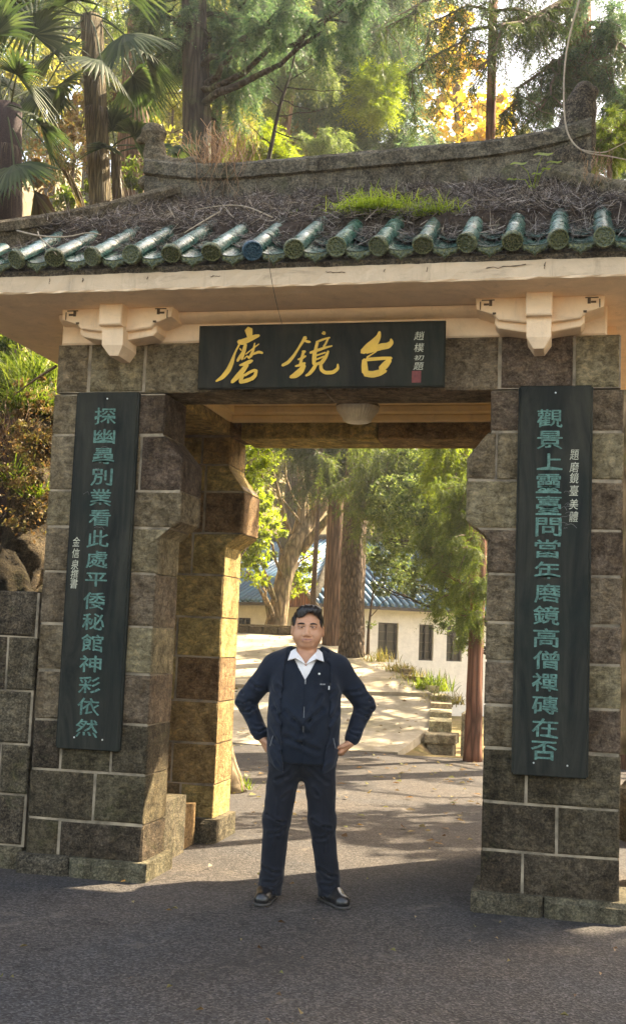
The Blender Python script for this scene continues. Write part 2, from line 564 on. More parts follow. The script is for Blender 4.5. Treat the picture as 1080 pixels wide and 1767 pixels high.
M['grass_dry'] = leaf_mat('grass_dry', [(.14, .14, .04), (.28, .23, .09), (.12, .17, .03)], .5, (1.2, 1.1, .7))

# ------------------------------------------------------------------ terrain
def sstep(a, b, x):
    t = np.clip((x - a) / (b - a), 0, 1)
    return t * t * (3 - 2 * t)


EDGE_Y = [8.6, 9.05, 10.68, 13.0, 15.7, 17.7, 21, 30]
EDGE_X = [-.95, -.74, -.55, -.79, -1.95, -2.9, -4.2, -4.6]


def edge_x(y): return np.interp(y, EDGE_Y, EDGE_X)


def vnoise(x, y, s, seed=0):
    r = 0
    q = np.random.RandomState(seed)
    for i in range(5):
        a, b, c, d = q.uniform(-1, 1, 4)
        f = s * 1.7 ** i
        r = r + np.sin(f * (a * x + b * y) + 6 * c) * np.cos(f * (b * x - a * y) + 6 * d) / 1.6 ** i
    return r


def terrain(x, y):
    e = edge_x(y)
    up = np.where(y < 19.3, .145 * np.maximum(y - 9, 0), 1.5 + .03 * (y - 19.3)) - .07 * sstep(8.6, 9.6, y)
    down = -.55 * sstep(9.1, 13, y)
    side = sstep(-.05, .25, x - e)
    z = up * (1 - side) + down * side
    d = -x - (2.72 + .33 * np.maximum(y - 1, 0))
    front = sstep(.45, 1.1, y)
    bank = (2.2 * sstep(0, .9, d) + 1.45 * np.maximum(d, 0)) * front
    bank = np.minimum(bank, 17) + np.where(d > 0, vnoise(x, y, 1.3, 3) * .22 * sstep(0, .5, d) * front, 0)
    z = np.maximum(z, 0) * (d > 0) + z * (d <= 0) + bank
    far = np.maximum(y - 44, 0) * .5
    z = z + np.minimum(far, 26) + np.where(far > 0, vnoise(x, y, .2, 5) * 1.2, 0)
    rt = np.maximum(x - 9, 0) * (y > -2) * .12
    return z + rt


def ground_sheet():
    xs = np.unique(np.concatenate([np.linspace(-140, -14, 24), np.arange(-14, -8, .5), np.arange(-8, 3, .14), np.arange(3, 14, .6), np.linspace(14, 140, 22)]))
    ys = np.unique(np.concatenate([np.linspace(-120, -9, 16), np.arange(-9, .3, .6), np.arange(.3, 24, .2), np.arange(24, 60, 1.5), np.linspace(60, 260, 26)]))
    X, Y = np.meshgrid(xs, ys)
    Z = terrain(X, Y) - .012
    V = np.stack([X, Y, Z], -1).reshape(-1, 3)
    nx = len(xs); ny = len(ys)
    i = (np.arange(ny - 1)[:, None] * nx + np.arange(nx - 1)[None, :]).ravel()
    F = np.stack([i, i + 1, i + 1 + nx, i + nx], 1)
    o = mesh('ground', V, F, M['soil'], smooth=True)
    tag(o, 'bare brown soil and slope around the gateway and under the trees', 'ground', kind='structure')


ground_sheet()


def road():
    V = []; F = []
    ys = list(np.linspace(-30, 8.4, 60)) + [8.6, 8.9, 9.25]
    for y in ys:
        r = edge_x(y) if y > 8.6 else 20
        r = 20 if y < 8.7 else r
        for i in range(30):
            x = -14 + (min(r, 14) + 14) * i / 29
            if y > .5: x = max(x, -2.75 - .33 * max(y - 1, 0))
            V.append((x, y, 0.004 + .004 * math.sin(x * 1.3 + y) * (y < 8)))
    n = 30
    for j in range(len(ys) - 1):
        for i in range(n - 1):
            a = j * n + i
            F.append((a, a + 1, a + 1 + n, a + n))
    o = mesh('road', V, F, M['asphalt'], smooth=True)
    tag(o, 'worn grey asphalt running through the gateway', 'road', kind='structure')


road()


def path_slab(y0, y1, lift, name='path'):
    """a slab of the rising concrete path, solid down its right side"""
    ny = 26; nx = 24
    V = []; F = []
    for j in range(ny + 1):
        y = y0 + (y1 - y0) * j / ny
        xe = float(edge_x(y))
        xl = -2.75 - .33 * max(y - 1, 0) - .6
        z = .145 * (y - 9) + lift
        for i in range(nx + 1):
            t = (i / nx) ** .7
            x = xl + (xe - xl) * t
            V.append((x, y, z + .012 * math.sin(x * 2.1 + y * 1.7)))
    n = nx + 1
    for j in range(ny):
        for i in range(nx):
            a = j * n + i
            F.append((a, a + 1, a + 1 + n, a + n))
    b = len(V)
    for j in range(ny + 1):
        y = y0 + (y1 - y0) * j / ny
        V.append((float(edge_x(y)) + .02, y, -.75))
    for j in range(ny):
        F.append((j * n + nx, b + j, b + j + 1, (j + 1) * n + nx))
    b = len(V)
    for i in range(nx + 1):
        v = V[i]; V.append((v[0], v[1], v[2] - .2))
    for i in range(nx):
        F.append((i, b + i, b + i + 1, i + 1))
    o = mesh(name, V, F, M['concrete'])
    tag(o, 'pale concrete path climbing away behind the gateway', 'path', kind='structure')


path_slab(9.0, 13.0, .015)
path_slab(13.0, 19.3, .075)


# ------------------------------------------------------------------ the gateway
gate = empty('stone_gateway')
tag(gate, 'brown stone gateway with cream eaves and green glazed tile roof', 'gateway')

XI, XO = 1.04, 1.82
LEFT_Z = [.10, .333, .641, .952, 1.266, 1.564, 1.902, 2.194, 2.435, 2.80, 3.07]
RIGHT_Z = [.06, .351, .627, .935, 1.187, 1.442, 1.671, 1.957, 2.228, 2.522, 2.816, 3.075]
LEFT_J = [[1.60], [1.38, ], [1.28, 1.62], [1.50], [1.35], [1.5], [1.38], [1.52], [1.19], [1.36], []]
RIGHT_J = [[1.28], [1.47], [1.29], [1.42], [1.55], [1.4], [1.5], [1.37], [1.45], [1.08, 1.5], [1.4], []]


def inner_profile(z0, z1, clo, chi):
    """points of a pier's inner edge between two joints; the corbel swells between clo and chi"""
    out = .135
    K = [(-9, 0), (clo - .05, 0), (clo + .05, out), (chi - .16, out), (chi + .0, 0.0), (9, 0)]
    f = lambda z: float(np.interp(z, [k[0] for k in K], [k[1] for k in K]))
    pts = [(XI - f(z0), z0)]
    for k in K[1:-1]:
        if z0 + .015 < k[0] < z1 - .015: pts.append((XI - k[1], k[0]))
    pts.append((XI - f(z1), z1))
    return pts


def build_pier(name, side, y0, y1, ZS, JS, clo, chi, smat, seed, label):
    R = random.Random(seed)
    root = obj(name, None, gate)
    root.empty_display_size = .2
    g = .0055
    # mortar core
    prof = inner_profile(0.0, 3.07, clo, chi)
    P = [(x + .009, z) for x, z in prof] + [(XO - .009, 3.07), (XO - .009, 0.0)]
    P = [(side * x, z) for x, z in P]
    if side < 0: P = P[::-1]
    P = P[::-1]
    core = MB().prism(P, y0 + .009, y1 - .009)
    core.build('mortar', M['mortar'], root)
    zs = ZS + ([3.075] if ZS[-1] < 3.0 else [])
    for k in range(len(ZS) - 1):
        z0, z1 = ZS[k] + g, ZS[k + 1] - g
        J = [XI] + JS[k] + [XO]
        for q in range(len(J) - 1):
            xa, xb = J[q], J[q + 1]
            if q == 0:
                inn = inner_profile(z0, z1, clo, chi)
            else:
                inn = [(xa + g, z0), (xa + g, z1)]
            xr = xb - g if q < len(J) - 2 else xb
            dz = R.uniform(-.003, .003)
            P = inn + [(xr, z1 + dz), (xr, z0 + dz)]
            P = [(side * x, z) for x, z in P]
            if side > 0: P = P[::-1]
            # counter-clockwise seen from -Y
            a = sum(P[i][0] * P[(i + 1) % len(P)][1] - P[(i + 1) % len(P)][0] * P[i][1] for i in range(len(P)))
            if a < 0: P = P[::-1]
            full = (q == 0 or q == len(J) - 2)
            mb = MB().prism(P, y0, y1 if full else y0 + .2, .012, .006, .016, R)
            mb.build('stone', M['stone_low'] if (z1 < .96 and y0 < 1) else smat, root)
    return root


build_pier('front_pier', -1, 0, .42, LEFT_Z, LEFT_J, 2.19, 2.80, M['stone'], 3, None)
build_pier('front_pier', 1, 0, .42, RIGHT_Z, RIGHT_J, 2.228, 2.816, M['stone'], 4, None)
REAR_Z = [.17, .42, .72, 1.03, 1.36, 1.66, 1.98, 2.30, 2.62, 2.83, 3.05]
REAR_JL = [[1.3], [1.38], [], [1.38], [1.39], [], [1.3], [1.22], [1.22], [1.26], []]
build_pier('rear_pier', -1, 1.45, 1.9, REAR_Z, REAR_JL, 2.25, 2.80, M['rear_stone_lit'], 5, None)
build_pier('rear_pier', 1, 1.45, 1.9, REAR_Z, [[1.4], [1.3], [1.45], [1.3], [1.5], [1.35], [1.4], [1.3], [1.45], [1.3], []], 2.25, 2.80, M['rear_stone_lit'], 6, None)

# plinths: each one block course standing proud of its pier
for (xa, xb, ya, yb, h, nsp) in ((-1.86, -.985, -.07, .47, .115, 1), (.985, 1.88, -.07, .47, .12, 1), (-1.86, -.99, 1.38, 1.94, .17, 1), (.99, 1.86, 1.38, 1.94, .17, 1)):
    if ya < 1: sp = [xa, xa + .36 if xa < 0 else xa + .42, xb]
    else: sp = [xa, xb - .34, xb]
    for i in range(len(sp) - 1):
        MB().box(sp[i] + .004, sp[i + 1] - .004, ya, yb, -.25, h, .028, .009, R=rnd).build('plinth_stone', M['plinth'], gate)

# door reveal walls between front and rear piers, and the stop stones at their feet
for s in (-1, 1):
    xs = sorted((s * 1.47, s * 1.80))
    zc = [0, .35, .7, 1.05, 1.4, 1.75, 2.1, 2.45, 2.8, 3.1]
    core = MB().box(xs[0] + .01, xs[1] - .01, .43, 1.44, 0, 3.1)
    core.build('mortar', M['mortar'], gate)
    for k in range(len(zc) - 1):
        yy = [.422, .422 + (.45 if k % 2 else .62), 1.448]
        for q in range(2):
            MB().box(xs[0], xs[1], yy[q] + .006, yy[q + 1] - .006, zc[k] + .006, zc[k + 1] - .006, .01, .003).build('stone', M['rear_stone_lit'], gate)
    xs = sorted((s * 1.10, s * 1.46))
    MB().box(xs[0], xs[1], .50, 1.02, -.05, .40, .02, .006).build('door_stop', M['plinth'], gate)
    MB().box(xs[0] - (.0 if s < 0 else -.04), xs[1] - (.0 if s > 0 else .04), 1.06, 1.37, -.05, .30, .02, .006).build('door_stop', M['rear_stone_lit'], gate)

# lintel course above the piers: long stones with raised pointing between
lint = obj('lintel', None, gate)
MB().box(-1.80, 1.80, .012, .40, 3.082, 3.40).build('mortar', M['mortar'], lint)
LX = [-1.82, -1.585, -1.20, .0, 1.088, 1.53, 1.80]
for i in range(len(LX) - 1):
    a, b = LX[i] + .008, LX[i + 1] - .008
    lo = 3.078 if (i in (2, 3)) else 3.085
    MB().prism([(a, lo), (b, lo), (b, 3.405), (a, 3.405)], 0, .41, .014, .004, .016).build('stone', M['stone'], lint)
# rear lintel
rl = obj('rear_lintel', None, gate)
LX = [-1.80, -.96, .1, .98, 1.80]
for i in range(4):
    a, b = LX[i] + .004, LX[i + 1] - .004
    lo = 3.03 if i in (1, 2) else 3.055
    MB().prism([(a, lo), (b, lo), (b, 3.30), (a, 3.30)], 1.45, 1.9, .012, .003, .012).build('stone', M['rear_stone_lit'], rl)

# stepped plaster ceiling over the passage
ceil = MB()
ceil.box(-1.47, 1.47, .41, 1.449, 3.325, 3.40)
ceil.build('passage_ceiling', M['plaster_yellow'], gate)
for (w, zb, zt) in ((.17, 3.262, 3.325), (.11, 3.205, 3.262), (.05, 3.15, 3.205)):
    MB().box(-1.02, 1.02, 1.449 - w, 1.446, zb, zt, .008).build('ceiling_moulding', M['plaster_yellow'], gate)
    for s in (-1, 1):
        xs = sorted((s * (1.04 - w * .55), s * 1.035))
        MB().box(xs[0], xs[1], .412, 1.449 - w - .002, zb, zt, .006).build('ceiling_moulding', M['plaster_yellow'], gate)
# side bearers from front pier to rear pier
for s in (-1, 1):
    xs = sorted((s * 1.04, s * 1.47))
    MB().box(xs[0], xs[1], .424, 1.446, 3.06, 3.26, .012, .004).build('side_bearer', M['rear_stone_lit'], gate)

# plaster frieze, cove and eave slab
MB().box(-1.80, 1.72, .02, .5, 3.408, 3.60, .012).build('frieze', M['plaster'], gate)
MB().box(-1.79, 1.79, .5, 1.88, 3.408, 3.60).build('frieze', M['plaster'], gate)
cove = MB()
N = 10
cv = []
for i in range(N + 1):
    a = PI / 2 * i / N
    cv.append((.018 - .10 * math.sin(a) * 1.0, 3.53 + .052 * (1 - math.cos(a))))
for x in (-1.78, 1.70):
    cove.V += [(x, y, z) for y, z in cv]
cove.F += [(i, i + 1, i + 1 + N + 1, i + N + 1) for i in range(N)]
cove.build('cove', M['plaster'], gate, True)


def eave_slab():
    # soffit subdivided and slightly uneven, edges chipped
    xs = np.linspace(-2.43, 2.43, 80); R = random.Random(5)
    V = []; F = []
    prof = [(2.43, 3.60), (-.40, 3.585), (-.53, 3.592), (-.538, 3.602), (-.535, 3.66), (-.53, 3.70), (-.52, 3.712), (2.43, 3.72)]
    for x in xs:
        for j, (y, z) in enumerate(prof):
            e = R.uniform(-.004, .004) if 1 < j < 7 else 0
            V.append((x, y + e, z + (R.uniform(-.003, .003) if 1 < j < 7 else 0)))
    n = len(prof)
    for i in range(len(xs) - 1):
        for j in range(n - 1):
            a = i * n + j
            F.append((a, a + 1, a + n + 1, a + n))
        F.append((i * n + n - 1, i * n, (i + 1) * n, (i + 1) * n + n - 1))
    F.append(tuple(range(n))[::-1]); F.append(tuple((len(xs) - 1) * n + j for j in range(n)))
    me = mesh('eave_slab', V, F, M['plaster'], gate)
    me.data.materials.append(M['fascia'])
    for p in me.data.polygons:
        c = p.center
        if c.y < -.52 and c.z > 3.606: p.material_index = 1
    # cracks, rust spots and holes along the fascia
    R = random.Random(12)
    for x, w, h in ((-1.64, .004, .035), (-1.42, .003, .02), (.10, .12, -.008), (.70, .003, .025), (1.04, .22, .012), (1.36, .004, .03), (.45, .003, .015), (-.6, .06, .003), (-1.0, .004, .02)):
        n = 7
        q = [(x + w * t / n + R.uniform(-.004, .004), -.5375, 3.665 + (t / n - .5) * h + R.uniform(-.006, .006)) for t in range(n + 1)]
        MB().tube(q, [R.uniform(.001, .0035) for _ in q], 5).build('crack', M['twig'], gate)


eave_slab()
# dark tile bed above the fascia
bed = MB()
for i in range(60):
    x0 = -2.43 + 4.86 * i / 60; x1 = -2.43 + 4.86 * (i + 1) / 60
    bed.box(x0, x1, -.512 + rnd.uniform(-.006, .004), -.2, 3.711, 3.775 + rnd.uniform(-.006, .008))
bed.build('tile_bed', M['roof_cement'], gate)


def bracket(cx):
    b = obj('eave_bracket', None, gate)
    mats = M['plaster']
    s = lambda P: [(cx + x, z) for x, z in P]
    up = [(-.37, 3.525), (-.265, 3.485), (-.235, 3.455), (0, 3.425), (.235, 3.455), (.265, 3.485), (.37, 3.525), (.375, 3.588), (-.375, 3.588)]
    MB().prism(s(up), -.20, .02, .006, .002).build('bracket_arm', mats, b)
    lo = [(-.265, 3.445), (-.25, 3.405), (0, 3.365), (.25, 3.405), (.265, 3.445), (0, 3.405)]
    lo2 = [(-.26, 3.478), (-.262, 3.44), (-.24, 3.415), (0, 3.372), (.24, 3.415), (.262, 3.44), (.26, 3.478), (0, 3.45)]
    MB().prism(s(lo2), -.155, .02, .006, .002).build('bracket_arm', mats, b)
    nose = [(-.075, 3.45), (.075, 3.45), (.078, 3.588), (-.078, 3.588)]
    MB().prism(s(nose), -.30, .02, .008, .002).build('bracket_nose', mats, b)
    V = [(cx - .072, -.25, 3.452), (cx + .072, -.25, 3.452), (cx + .072, .0, 3.452), (cx - .072, .0, 3.452),
         (cx - .07, -.235, 3.335), (cx + .07, -.235, 3.335), (cx + .07, .0, 3.335), (cx - .07, .0, 3.335),
         (cx - .03, -.20, 3.275), (cx - .03, .0, 3.275), (cx + .03, -.20, 3.275), (cx + .03, .0, 3.275)]
    F = [(0, 1, 2, 3), (0, 4, 5, 1), (1, 5, 6, 2), (3, 7, 4, 0), (4, 8, 10, 5), (5, 10, 11, 6), (7, 9, 8, 4), (8, 9, 11, 10), (2, 6, 11, 9, 7, 3)]
    mesh('bracket_nose', V, F, mats, b)
    for q in (-1, 1):
        for (x, z, w, h) in ((.285, 3.555, .018, .034), (.31, 3.548, .03, .012), (.30, 3.574, .075, .006), (.345, 3.54, .006, .05), (.262, 3.492, .02, .012)):
            xa, xb = sorted((cx + q * x - w / 2, cx + q * x + w / 2))
            MB().box(xa, xb, -.2035, -.195, z - h / 2, z + h / 2).build('key_groove', M['twig'], b)


bracket(-1.33)
bracket(1.325)

# ------------------------------------------------------------------ the roof of the gateway
Y0, Z0, RY, RZ = -.545, 3.80, .95, 4.66
SL = (RZ - Z0) / (RY - Y0)
HX, RX = 2.43, 1.50


def roof_z(x, y):
    return Z0 + SL * (y - Y0)


roofbody = MB()
roofbody.V = [(-HX, Y0, Z0 - .07), (HX, Y0, Z0 - .07), (HX, 2.43, Z0 - .07), (-HX, 2.43, Z0 - .07), (-RX, RY, RZ - .07), (RX, RY, RZ - .07),
              (-HX, Y0 + .02, 3.70), (HX, Y0 + .02, 3.70), (HX, 2.43, 3.70), (-HX, 2.43, 3.70)]
roofbody.F = [(0, 1, 5, 4), (1, 2, 5), (2, 3, 4, 5), (3, 0, 4), (6, 7, 1, 0), (7, 8, 2, 1), (8, 9, 3, 2), (9, 6, 0, 3), (9, 8, 7, 6)]
roofbody.build('roof_deck', M['roof_cement'], gate)

PITCH = .2517
ROWX = [1.684 - PITCH * i for i in range(-2, 17)]
TR = .056
ang = math.atan(SL)


def tile_mesh(L, r0, r1, lip=True):
    mb = MB()
    n = 12
    prof = [(r0 * .97, 0), (r0, L * .02), (r0, L * .07), (r0 * .975, L * .085), (r1, L)] if lip else [(r0, 0), (r1, L)]
    V = []; F = []
    for (r, t) in prof:
        for i in range(n + 1):
            a = PI * 1.0 * i / n
            V.append((r * math.cos(a), t, r * math.sin(a) - .004))
    m = n + 1
    for k in range(len(prof) - 1):
        for i in range(n):
            F.append((k * m + i, (k + 1) * m + i, (k + 1) * m + i + 1, k * m + i + 1))
    return mb.add(V, F)


TL = .31
barrel_me = tile_mesh(TL + .02, TR, TR * .955).build('barrel_tile', M['glaze'], None, True)
bm_data = barrel_me.data
bpy.data.objects.remove(barrel_me)
pan = MB()
V = []; F = []
for t in (0, .33):
    for i in range(9):
        u = i / 8 * 2 - 1
        V.append((u * (PITCH / 2 - .03), t, -.045 * (1 - u * u) + .015 + (.006 if t == 0 else 0)))
for i in range(8): F.append((i, i + 1, 9 + i + 1, 9 + i))
pan_o = mesh('pan_tile', V, F, M['glaze'], None, True); pan_data = pan_o.data; bpy.data.objects.remove(pan_o)

# end disc with rings, and the drip tile with its scalloped tongue
disc = MB()
disc.lathe([(0.0, -.016), (.010, -.017), (.018, -.013), (.024, -.0125), (.027, -.016), (.031, -.016), (.034, -.012), (.047, -.012), (.050, -.018), (.058, -.018), (.060, -.012), (.060, .012)], 28, ax='Y')
for k in range(8):
    a = k * PI / 4
    disc.lathe([(0, -.018), (.005, -.017), (.007, -.010)], 6, c=(.0395 * math.cos(a), 0, .0395 * math.sin(a)), ax='Y')
for k in range(5):
    a = k * 2 * PI / 5
    disc.lathe([(0, -.020), (.004, -.018), (.005, -.012)], 6, c=(.015 * math.cos(a), 0, .015 * math.sin(a)), ax='Y')
d_o = disc.build('tile_end', M['relief'], None, True); disc_data = d_o.data; bpy.data.objects.remove(d_o)
d_o = disc.build('tile_end', M['relief_blue'], None, True); disc_blue = d_o.data; bpy.data.objects.remove(d_o)


def drip_mesh():
    mb = MB()
    W = PITCH / 2 - .012
    out = []
    for i in range(17):
        u = i / 16 * 2 - 1
        out.append((u * W, -.03 * (1 - u * u) + .018))
    bot = []
    for i in range(17):
        u = 1 - i / 16 * 2
        s = 1 - abs(u)
        zz = -.012 - .078 * (s ** .72) + .006 * abs(math.sin(3.5 * PI * u)) + (-.006 if abs(u) < .1 else 0)
        bot.append((u * W * .985, zz + .018))
    P = out + bot
    c = (0, -.035)
    n = len(P)
    def sc(p, k): return (c[0] + (p[0] - c[0]) * k, c[1] + (p[1] - c[1]) * k)
    rings = [([sc(p, 1.0) for p in P], .006), ([sc(p, 1.0) for p in P], -.008), ([sc(p, .93) for p in P], -.010), ([sc(p, .88) for p in P], -.004), ([sc(p, .80) for p in P], -.004), ([sc(p, .76) for p in P], -.008), ([sc(p, .3) for p in P], -.007)]
    V = []; F = []
    for r, y in rings: V += [(p[0], y, p[1]) for p in r]
    for k in range(len(rings) - 1):
        for i in range(n):
            j = (i + 1) % n
            F.append((k * n + i, k * n + j, (k + 1) * n + j, (k + 1) * n + i))
    V.append((0, -.007, c[1])); e = len(V) - 1
    b = (len(rings) - 1) * n
    for i in range(n): F.append((b + i, b + (i + 1) % n, e))
    for q in (-.5, -.25, 0, .25, .5):
        mb.lathe([(0, -.013), (.008, -.011), (.011, -.005)], 7, c=(q * W, 0, -.028 - .012 * (1 - abs(q))), ax='Y')
    return mb.add([v for v in V], F)


dr = drip_mesh().build('drip_tile', M['relief'], None, False); drip_data = dr.data; bpy.data.objects.remove(dr)

for i, x in enumerate(ROWX):
    yend = RY - .06 if abs(x) < RX else Y0 + (HX - abs(x)) / (HX - RX) * (RY - Y0) - .05
    L = (yend - Y0) / math.cos(ang)
    ns = max(1, int(L / TL))
    for k in range(ns):
        y = Y0 - .05 + k * TL * math.cos(ang)
        o = obj('barrel_tile', bm_data, gate, (x + rnd.uniform(-.002, .002), y, roof_z(x, y) + .02 + rnd.uniform(0, .003)))
        o.rotation_euler = (ang, 0, rnd.uniform(-.012, .012))
        if k == 0:
            if i == 10:
                e = obj('tile_end', disc_blue, o)
            else:
                e = obj('tile_end', disc_data, o)
            e.location = (0, .0, .003)
            e.rotation_euler = (-ang * .75, rnd.uniform(0, 6), 0)
for i in range(len(ROWX) - 1):
    x = (ROWX[i] + ROWX[i + 1]) / 2
    dt = obj('drip_tile', drip_data, gate, (x, Y0 - .012, 3.788))
    dt.rotation_euler = (-.12, rnd.uniform(-.02, .02), 0)
    for k in range(4):
        y = Y0 + .01 + k * .25
        if abs(x) > RX and y > Y0 + (HX - abs(x)) / (HX - RX) * (RY - Y0) - .3: continue
        o = obj('pan_tile', pan_data, gate, (x, y, roof_z(x, y) - .012 + .008 * (k % 2)))
        o.rotation_euler = (ang - .03, 0, 0)

# side slopes of the hip, seen only from a step aside
for s in (-1, 1):
    for k in range(11):
        y = -.25 + k * .2517
        L = HX - RX if RY - .3 < y < RY + .3 else (HX - RX) * (1 - abs(y - RY) / 1.5)
        if L < .12: continue
        rise = (RZ - Z0) / (HX - RX)
        a2 = math.atan(rise)
        MB().tube([(s * (HX + .04), y, Z0), (s * (HX - L), y, Z0 + rise * L)], TR, 10).build('barrel_tile', M['glaze'], gate, True)


# main ridge: masonry curb with a cap moulding, sweeping up at the ends
def ridge():
    xs = np.linspace(-1.62, 1.62, 50)
    def top(x): return 5.015 + .035 * x + .10 * max(0, (abs(x) - .75) / .87) ** 2.2
    V = []; F = []
    prof = [(-.085, None), (-.085, -.03), (-.115, -.02), (-.12, .07), (-.095, .10), (0, .115), (.095, .10), (.12, .07), (.115, -.02), (.075, 0), (.075, None)]
    R = random.Random(2)
    for x in xs:
        t = top(x) - .105
        for y, z in prof:
            zz = 4.5 if z is None else t + z
            V.append((x, RY + y + R.uniform(-.003, .003), zz + (R.uniform(-.004, .004) if z is not None else 0)))
    n = len(prof)
    for i in range(len(xs) - 1):
        for j in range(n - 1):
            a = i * n + j
            F.append((a, a + n, a + n + 1, a + 1))
    F.append(tuple(range(n))); F.append(tuple((len(xs) - 1) * n + j for j in reversed(range(n))))
    mesh('ridge', V, F, M['roof_cement'], gate)


ridge()


def hip(s):
    a = np.array((s * 1.42, RY - .05, 4.60)); b = np.array((s * 2.50, Y0 - .04, 3.78))
    d = (b - a); L = np.linalg.norm(d); d /= L
    side = np.cross(d, (0, 0, 1)); side /= np.linalg.norm(side)
    V = []; F = []
    R = random.Random(9)
    prof = [(-.10, -.12), (-.10, .15), (-.125, .155), (-.125, .215), (-.10, .24), (0, .255), (.10, .24), (.125, .215), (.125, .155), (.10, .15), (.10, -.12)]
    N = 20
    for i in range(N + 1):
        t = i / N
        p = a + d * L * t
        sag = .06 * (4 * (t - .5) ** 2 - 1) + .10 * max(0, t - .8) * 5 * .4
        for (u, w) in prof:
            V.append(tuple(p + side * (u + R.uniform(-.005, .005)) + np.array((0, 0, w + sag + R.uniform(-.006, .006)))))
    n = len(prof)
    for i in range(N):
        for j in range(n - 1):
            q = i * n + j
            F.append((q, q + 1, q + n + 1, q + n) if s < 0 else (q, q + n, q + n + 1, q + 1))
    F.append(tuple(range(n))); F.append(tuple(N * n + j for j in range(n)))
    mesh('hip_ridge', V, F, M['hip_cement'], gate)


hip(-1); hip(1)


# ------------------------------------------------------------------ signed-distance modelling
class SDF:
    def __init__(s, lo, hi, h):
        s.lo = np.array(lo, float); s.h = h
        s.n = np.ceil((np.array(hi) - s.lo) / h).astype(int) + 1
        s.D = np.full(s.n, .2, np.float32)
        s.ax = [(s.lo[i] + h * np.arange(s.n[i])).astype(np.float32) for i in range(3)]

    def _win(s, lo, hi):
        a = np.maximum(0, np.floor((np.array(lo) - s.lo) / s.h).astype(int))
        b = np.minimum(s.n, np.ceil((np.array(hi) - s.lo) / s.h).astype(int) + 1)
        if (b <= a).any(): return None
        sl = tuple(slice(a[i], b[i]) for i in range(3))
        X = s.ax[0][sl[0]][:, None, None]; Y = s.ax[1][sl[1]][None, :, None]; Z = s.ax[2][sl[2]][None, None, :]
        return sl, X, Y, Z

    def _put(s, sl, d, k, op):
        D = s.D[sl]
        if op == 'add':
            if k > 0:
                h = np.clip(.5 + .5 * (D - d) / k, 0, 1)
                s.D[sl] = D + (d - D) * h - k * h * (1 - h)
            else: s.D[sl] = np.minimum(D, d)
        elif op == 'sub':
            d = -d
            if k > 0:
                h = np.clip(.5 - .5 * (D - d) / k, 0, 1)
                s.D[sl] = D + (d - D) * h + k * h * (1 - h)
            else: s.D[sl] = np.maximum(D, d)

    def cone(s, a, b, ra, rb, k=.02, op='add', sq=(1, 1, 1)):
        a = np.array(a, float); b = np.array(b, float); m = max(ra, rb) + k + .04
        w = s._win(np.minimum(a, b) - m, np.maximum(a, b) + m)
        if w is None: return s
        sl, X, Y, Z = w
        q = np.array(sq, float)
        ab = (b - a) / q; L = float(ab @ ab) + 1e-9
        px, py, pz = (X - a[0]) / q[0], (Y - a[1]) / q[1], (Z - a[2]) / q[2]
        t = np.clip((px * ab[0] + py * ab[1] + pz * ab[2]) / L, 0, 1)
        d = np.sqrt((px - t * ab[0]) ** 2 + (py - t * ab[1]) ** 2 + (pz - t * ab[2]) ** 2) - (ra + (rb - ra) * t)
        s._put(sl, d * min(sq), k, op)
        return s

    def ell(s, c, r, k=.02, op='add', rot=None):
        c = np.array(c, float); r = np.array(r, float); m = max(r) + k + .03
        w = s._win(c - m, c + m)
        if w is None: return s
        sl, X, Y, Z = w
        x, y, z = X - c[0], Y - c[1], Z - c[2]
        if rot:
            axis, an = rot
            ca, sa = math.cos(an), math.sin(an)
            if axis == 'Z': x, y = x * ca + y * sa, -x * sa + y * ca
            elif axis == 'X': y, z = y * ca + z * sa, -y * sa + z * ca
            else: x, z = x * ca - z * sa, x * sa + z * ca
        k0 = np.sqrt((x / r[0]) ** 2 + (y / r[1]) ** 2 + (z / r[2]) ** 2)
        k1 = np.sqrt((x / r[0] ** 2) ** 2 + (y / r[1] ** 2) ** 2 + (z / r[2] ** 2) ** 2) + 1e-6
        s._put(sl, k0 * (k0 - 1) / k1, k, op)
        return s

    def fn(s, f, k=0, op='add'):
        sl = tuple(slice(0, n) for n in s.n)
        d = f(s.ax[0][:, None, None], s.ax[1][None, :, None], s.ax[2][None, None, :])
        s._put(sl, d, k, op)
        return s

    def warp(s, f):
        s.D += f(s.ax[0][:, None, None], s.ax[1][None, :, None], s.ax[2][None, None, :]).astype(np.float32)
        return s

    def arrays(s, adapt=0.0):
        g = vdb.FloatGrid(.2)
        D = np.clip(s.D, -.2, .2).copy()
        D[0] = .2; D[-1] = .2; D[:, 0] = .2; D[:, -1] = .2; D[:, :, 0] = .2; D[:, :, -1] = .2
        g.copyFromArray(D.astype(np.float32))
        p, t, q = g.convertToPolygons(isovalue=0.0, adaptivity=adapt)
        V = s.lo + p * s.h
        F = [tuple(x) for x in q[:, ::-1]] if len(q) else []
        F += [tuple(x) for x in t[:, ::-1]] if len(t) else []
        # outward check
        vol = 0
        for f in F[:4000]:
            a, b, c = V[f[0]], V[f[1]], V[f[2]]
        return V, F

    def build(s, name, mat, parent=None, smooth=True, adapt=0.0, flip=False):
        V, F = s.arrays(adapt)
        o = mesh(name, V, F, mat, parent, smooth)
        return o


def lump_noise(f, amp, seed=1):
    q = np.random.RandomState(seed).uniform(-1, 1, (6, 4))
    def g(X, Y, Z):
        r = 0
        for i in range(6):
            a, b, c, d = q[i]
            ff = f * 1.5 ** i
            r = r + np.sin(ff * (a * X + b * Y + c * Z) + 6 * d) * np.cos(ff * (b * X - c * Y + a * Z)) / 1.35 ** i
        return amp * r
    return g


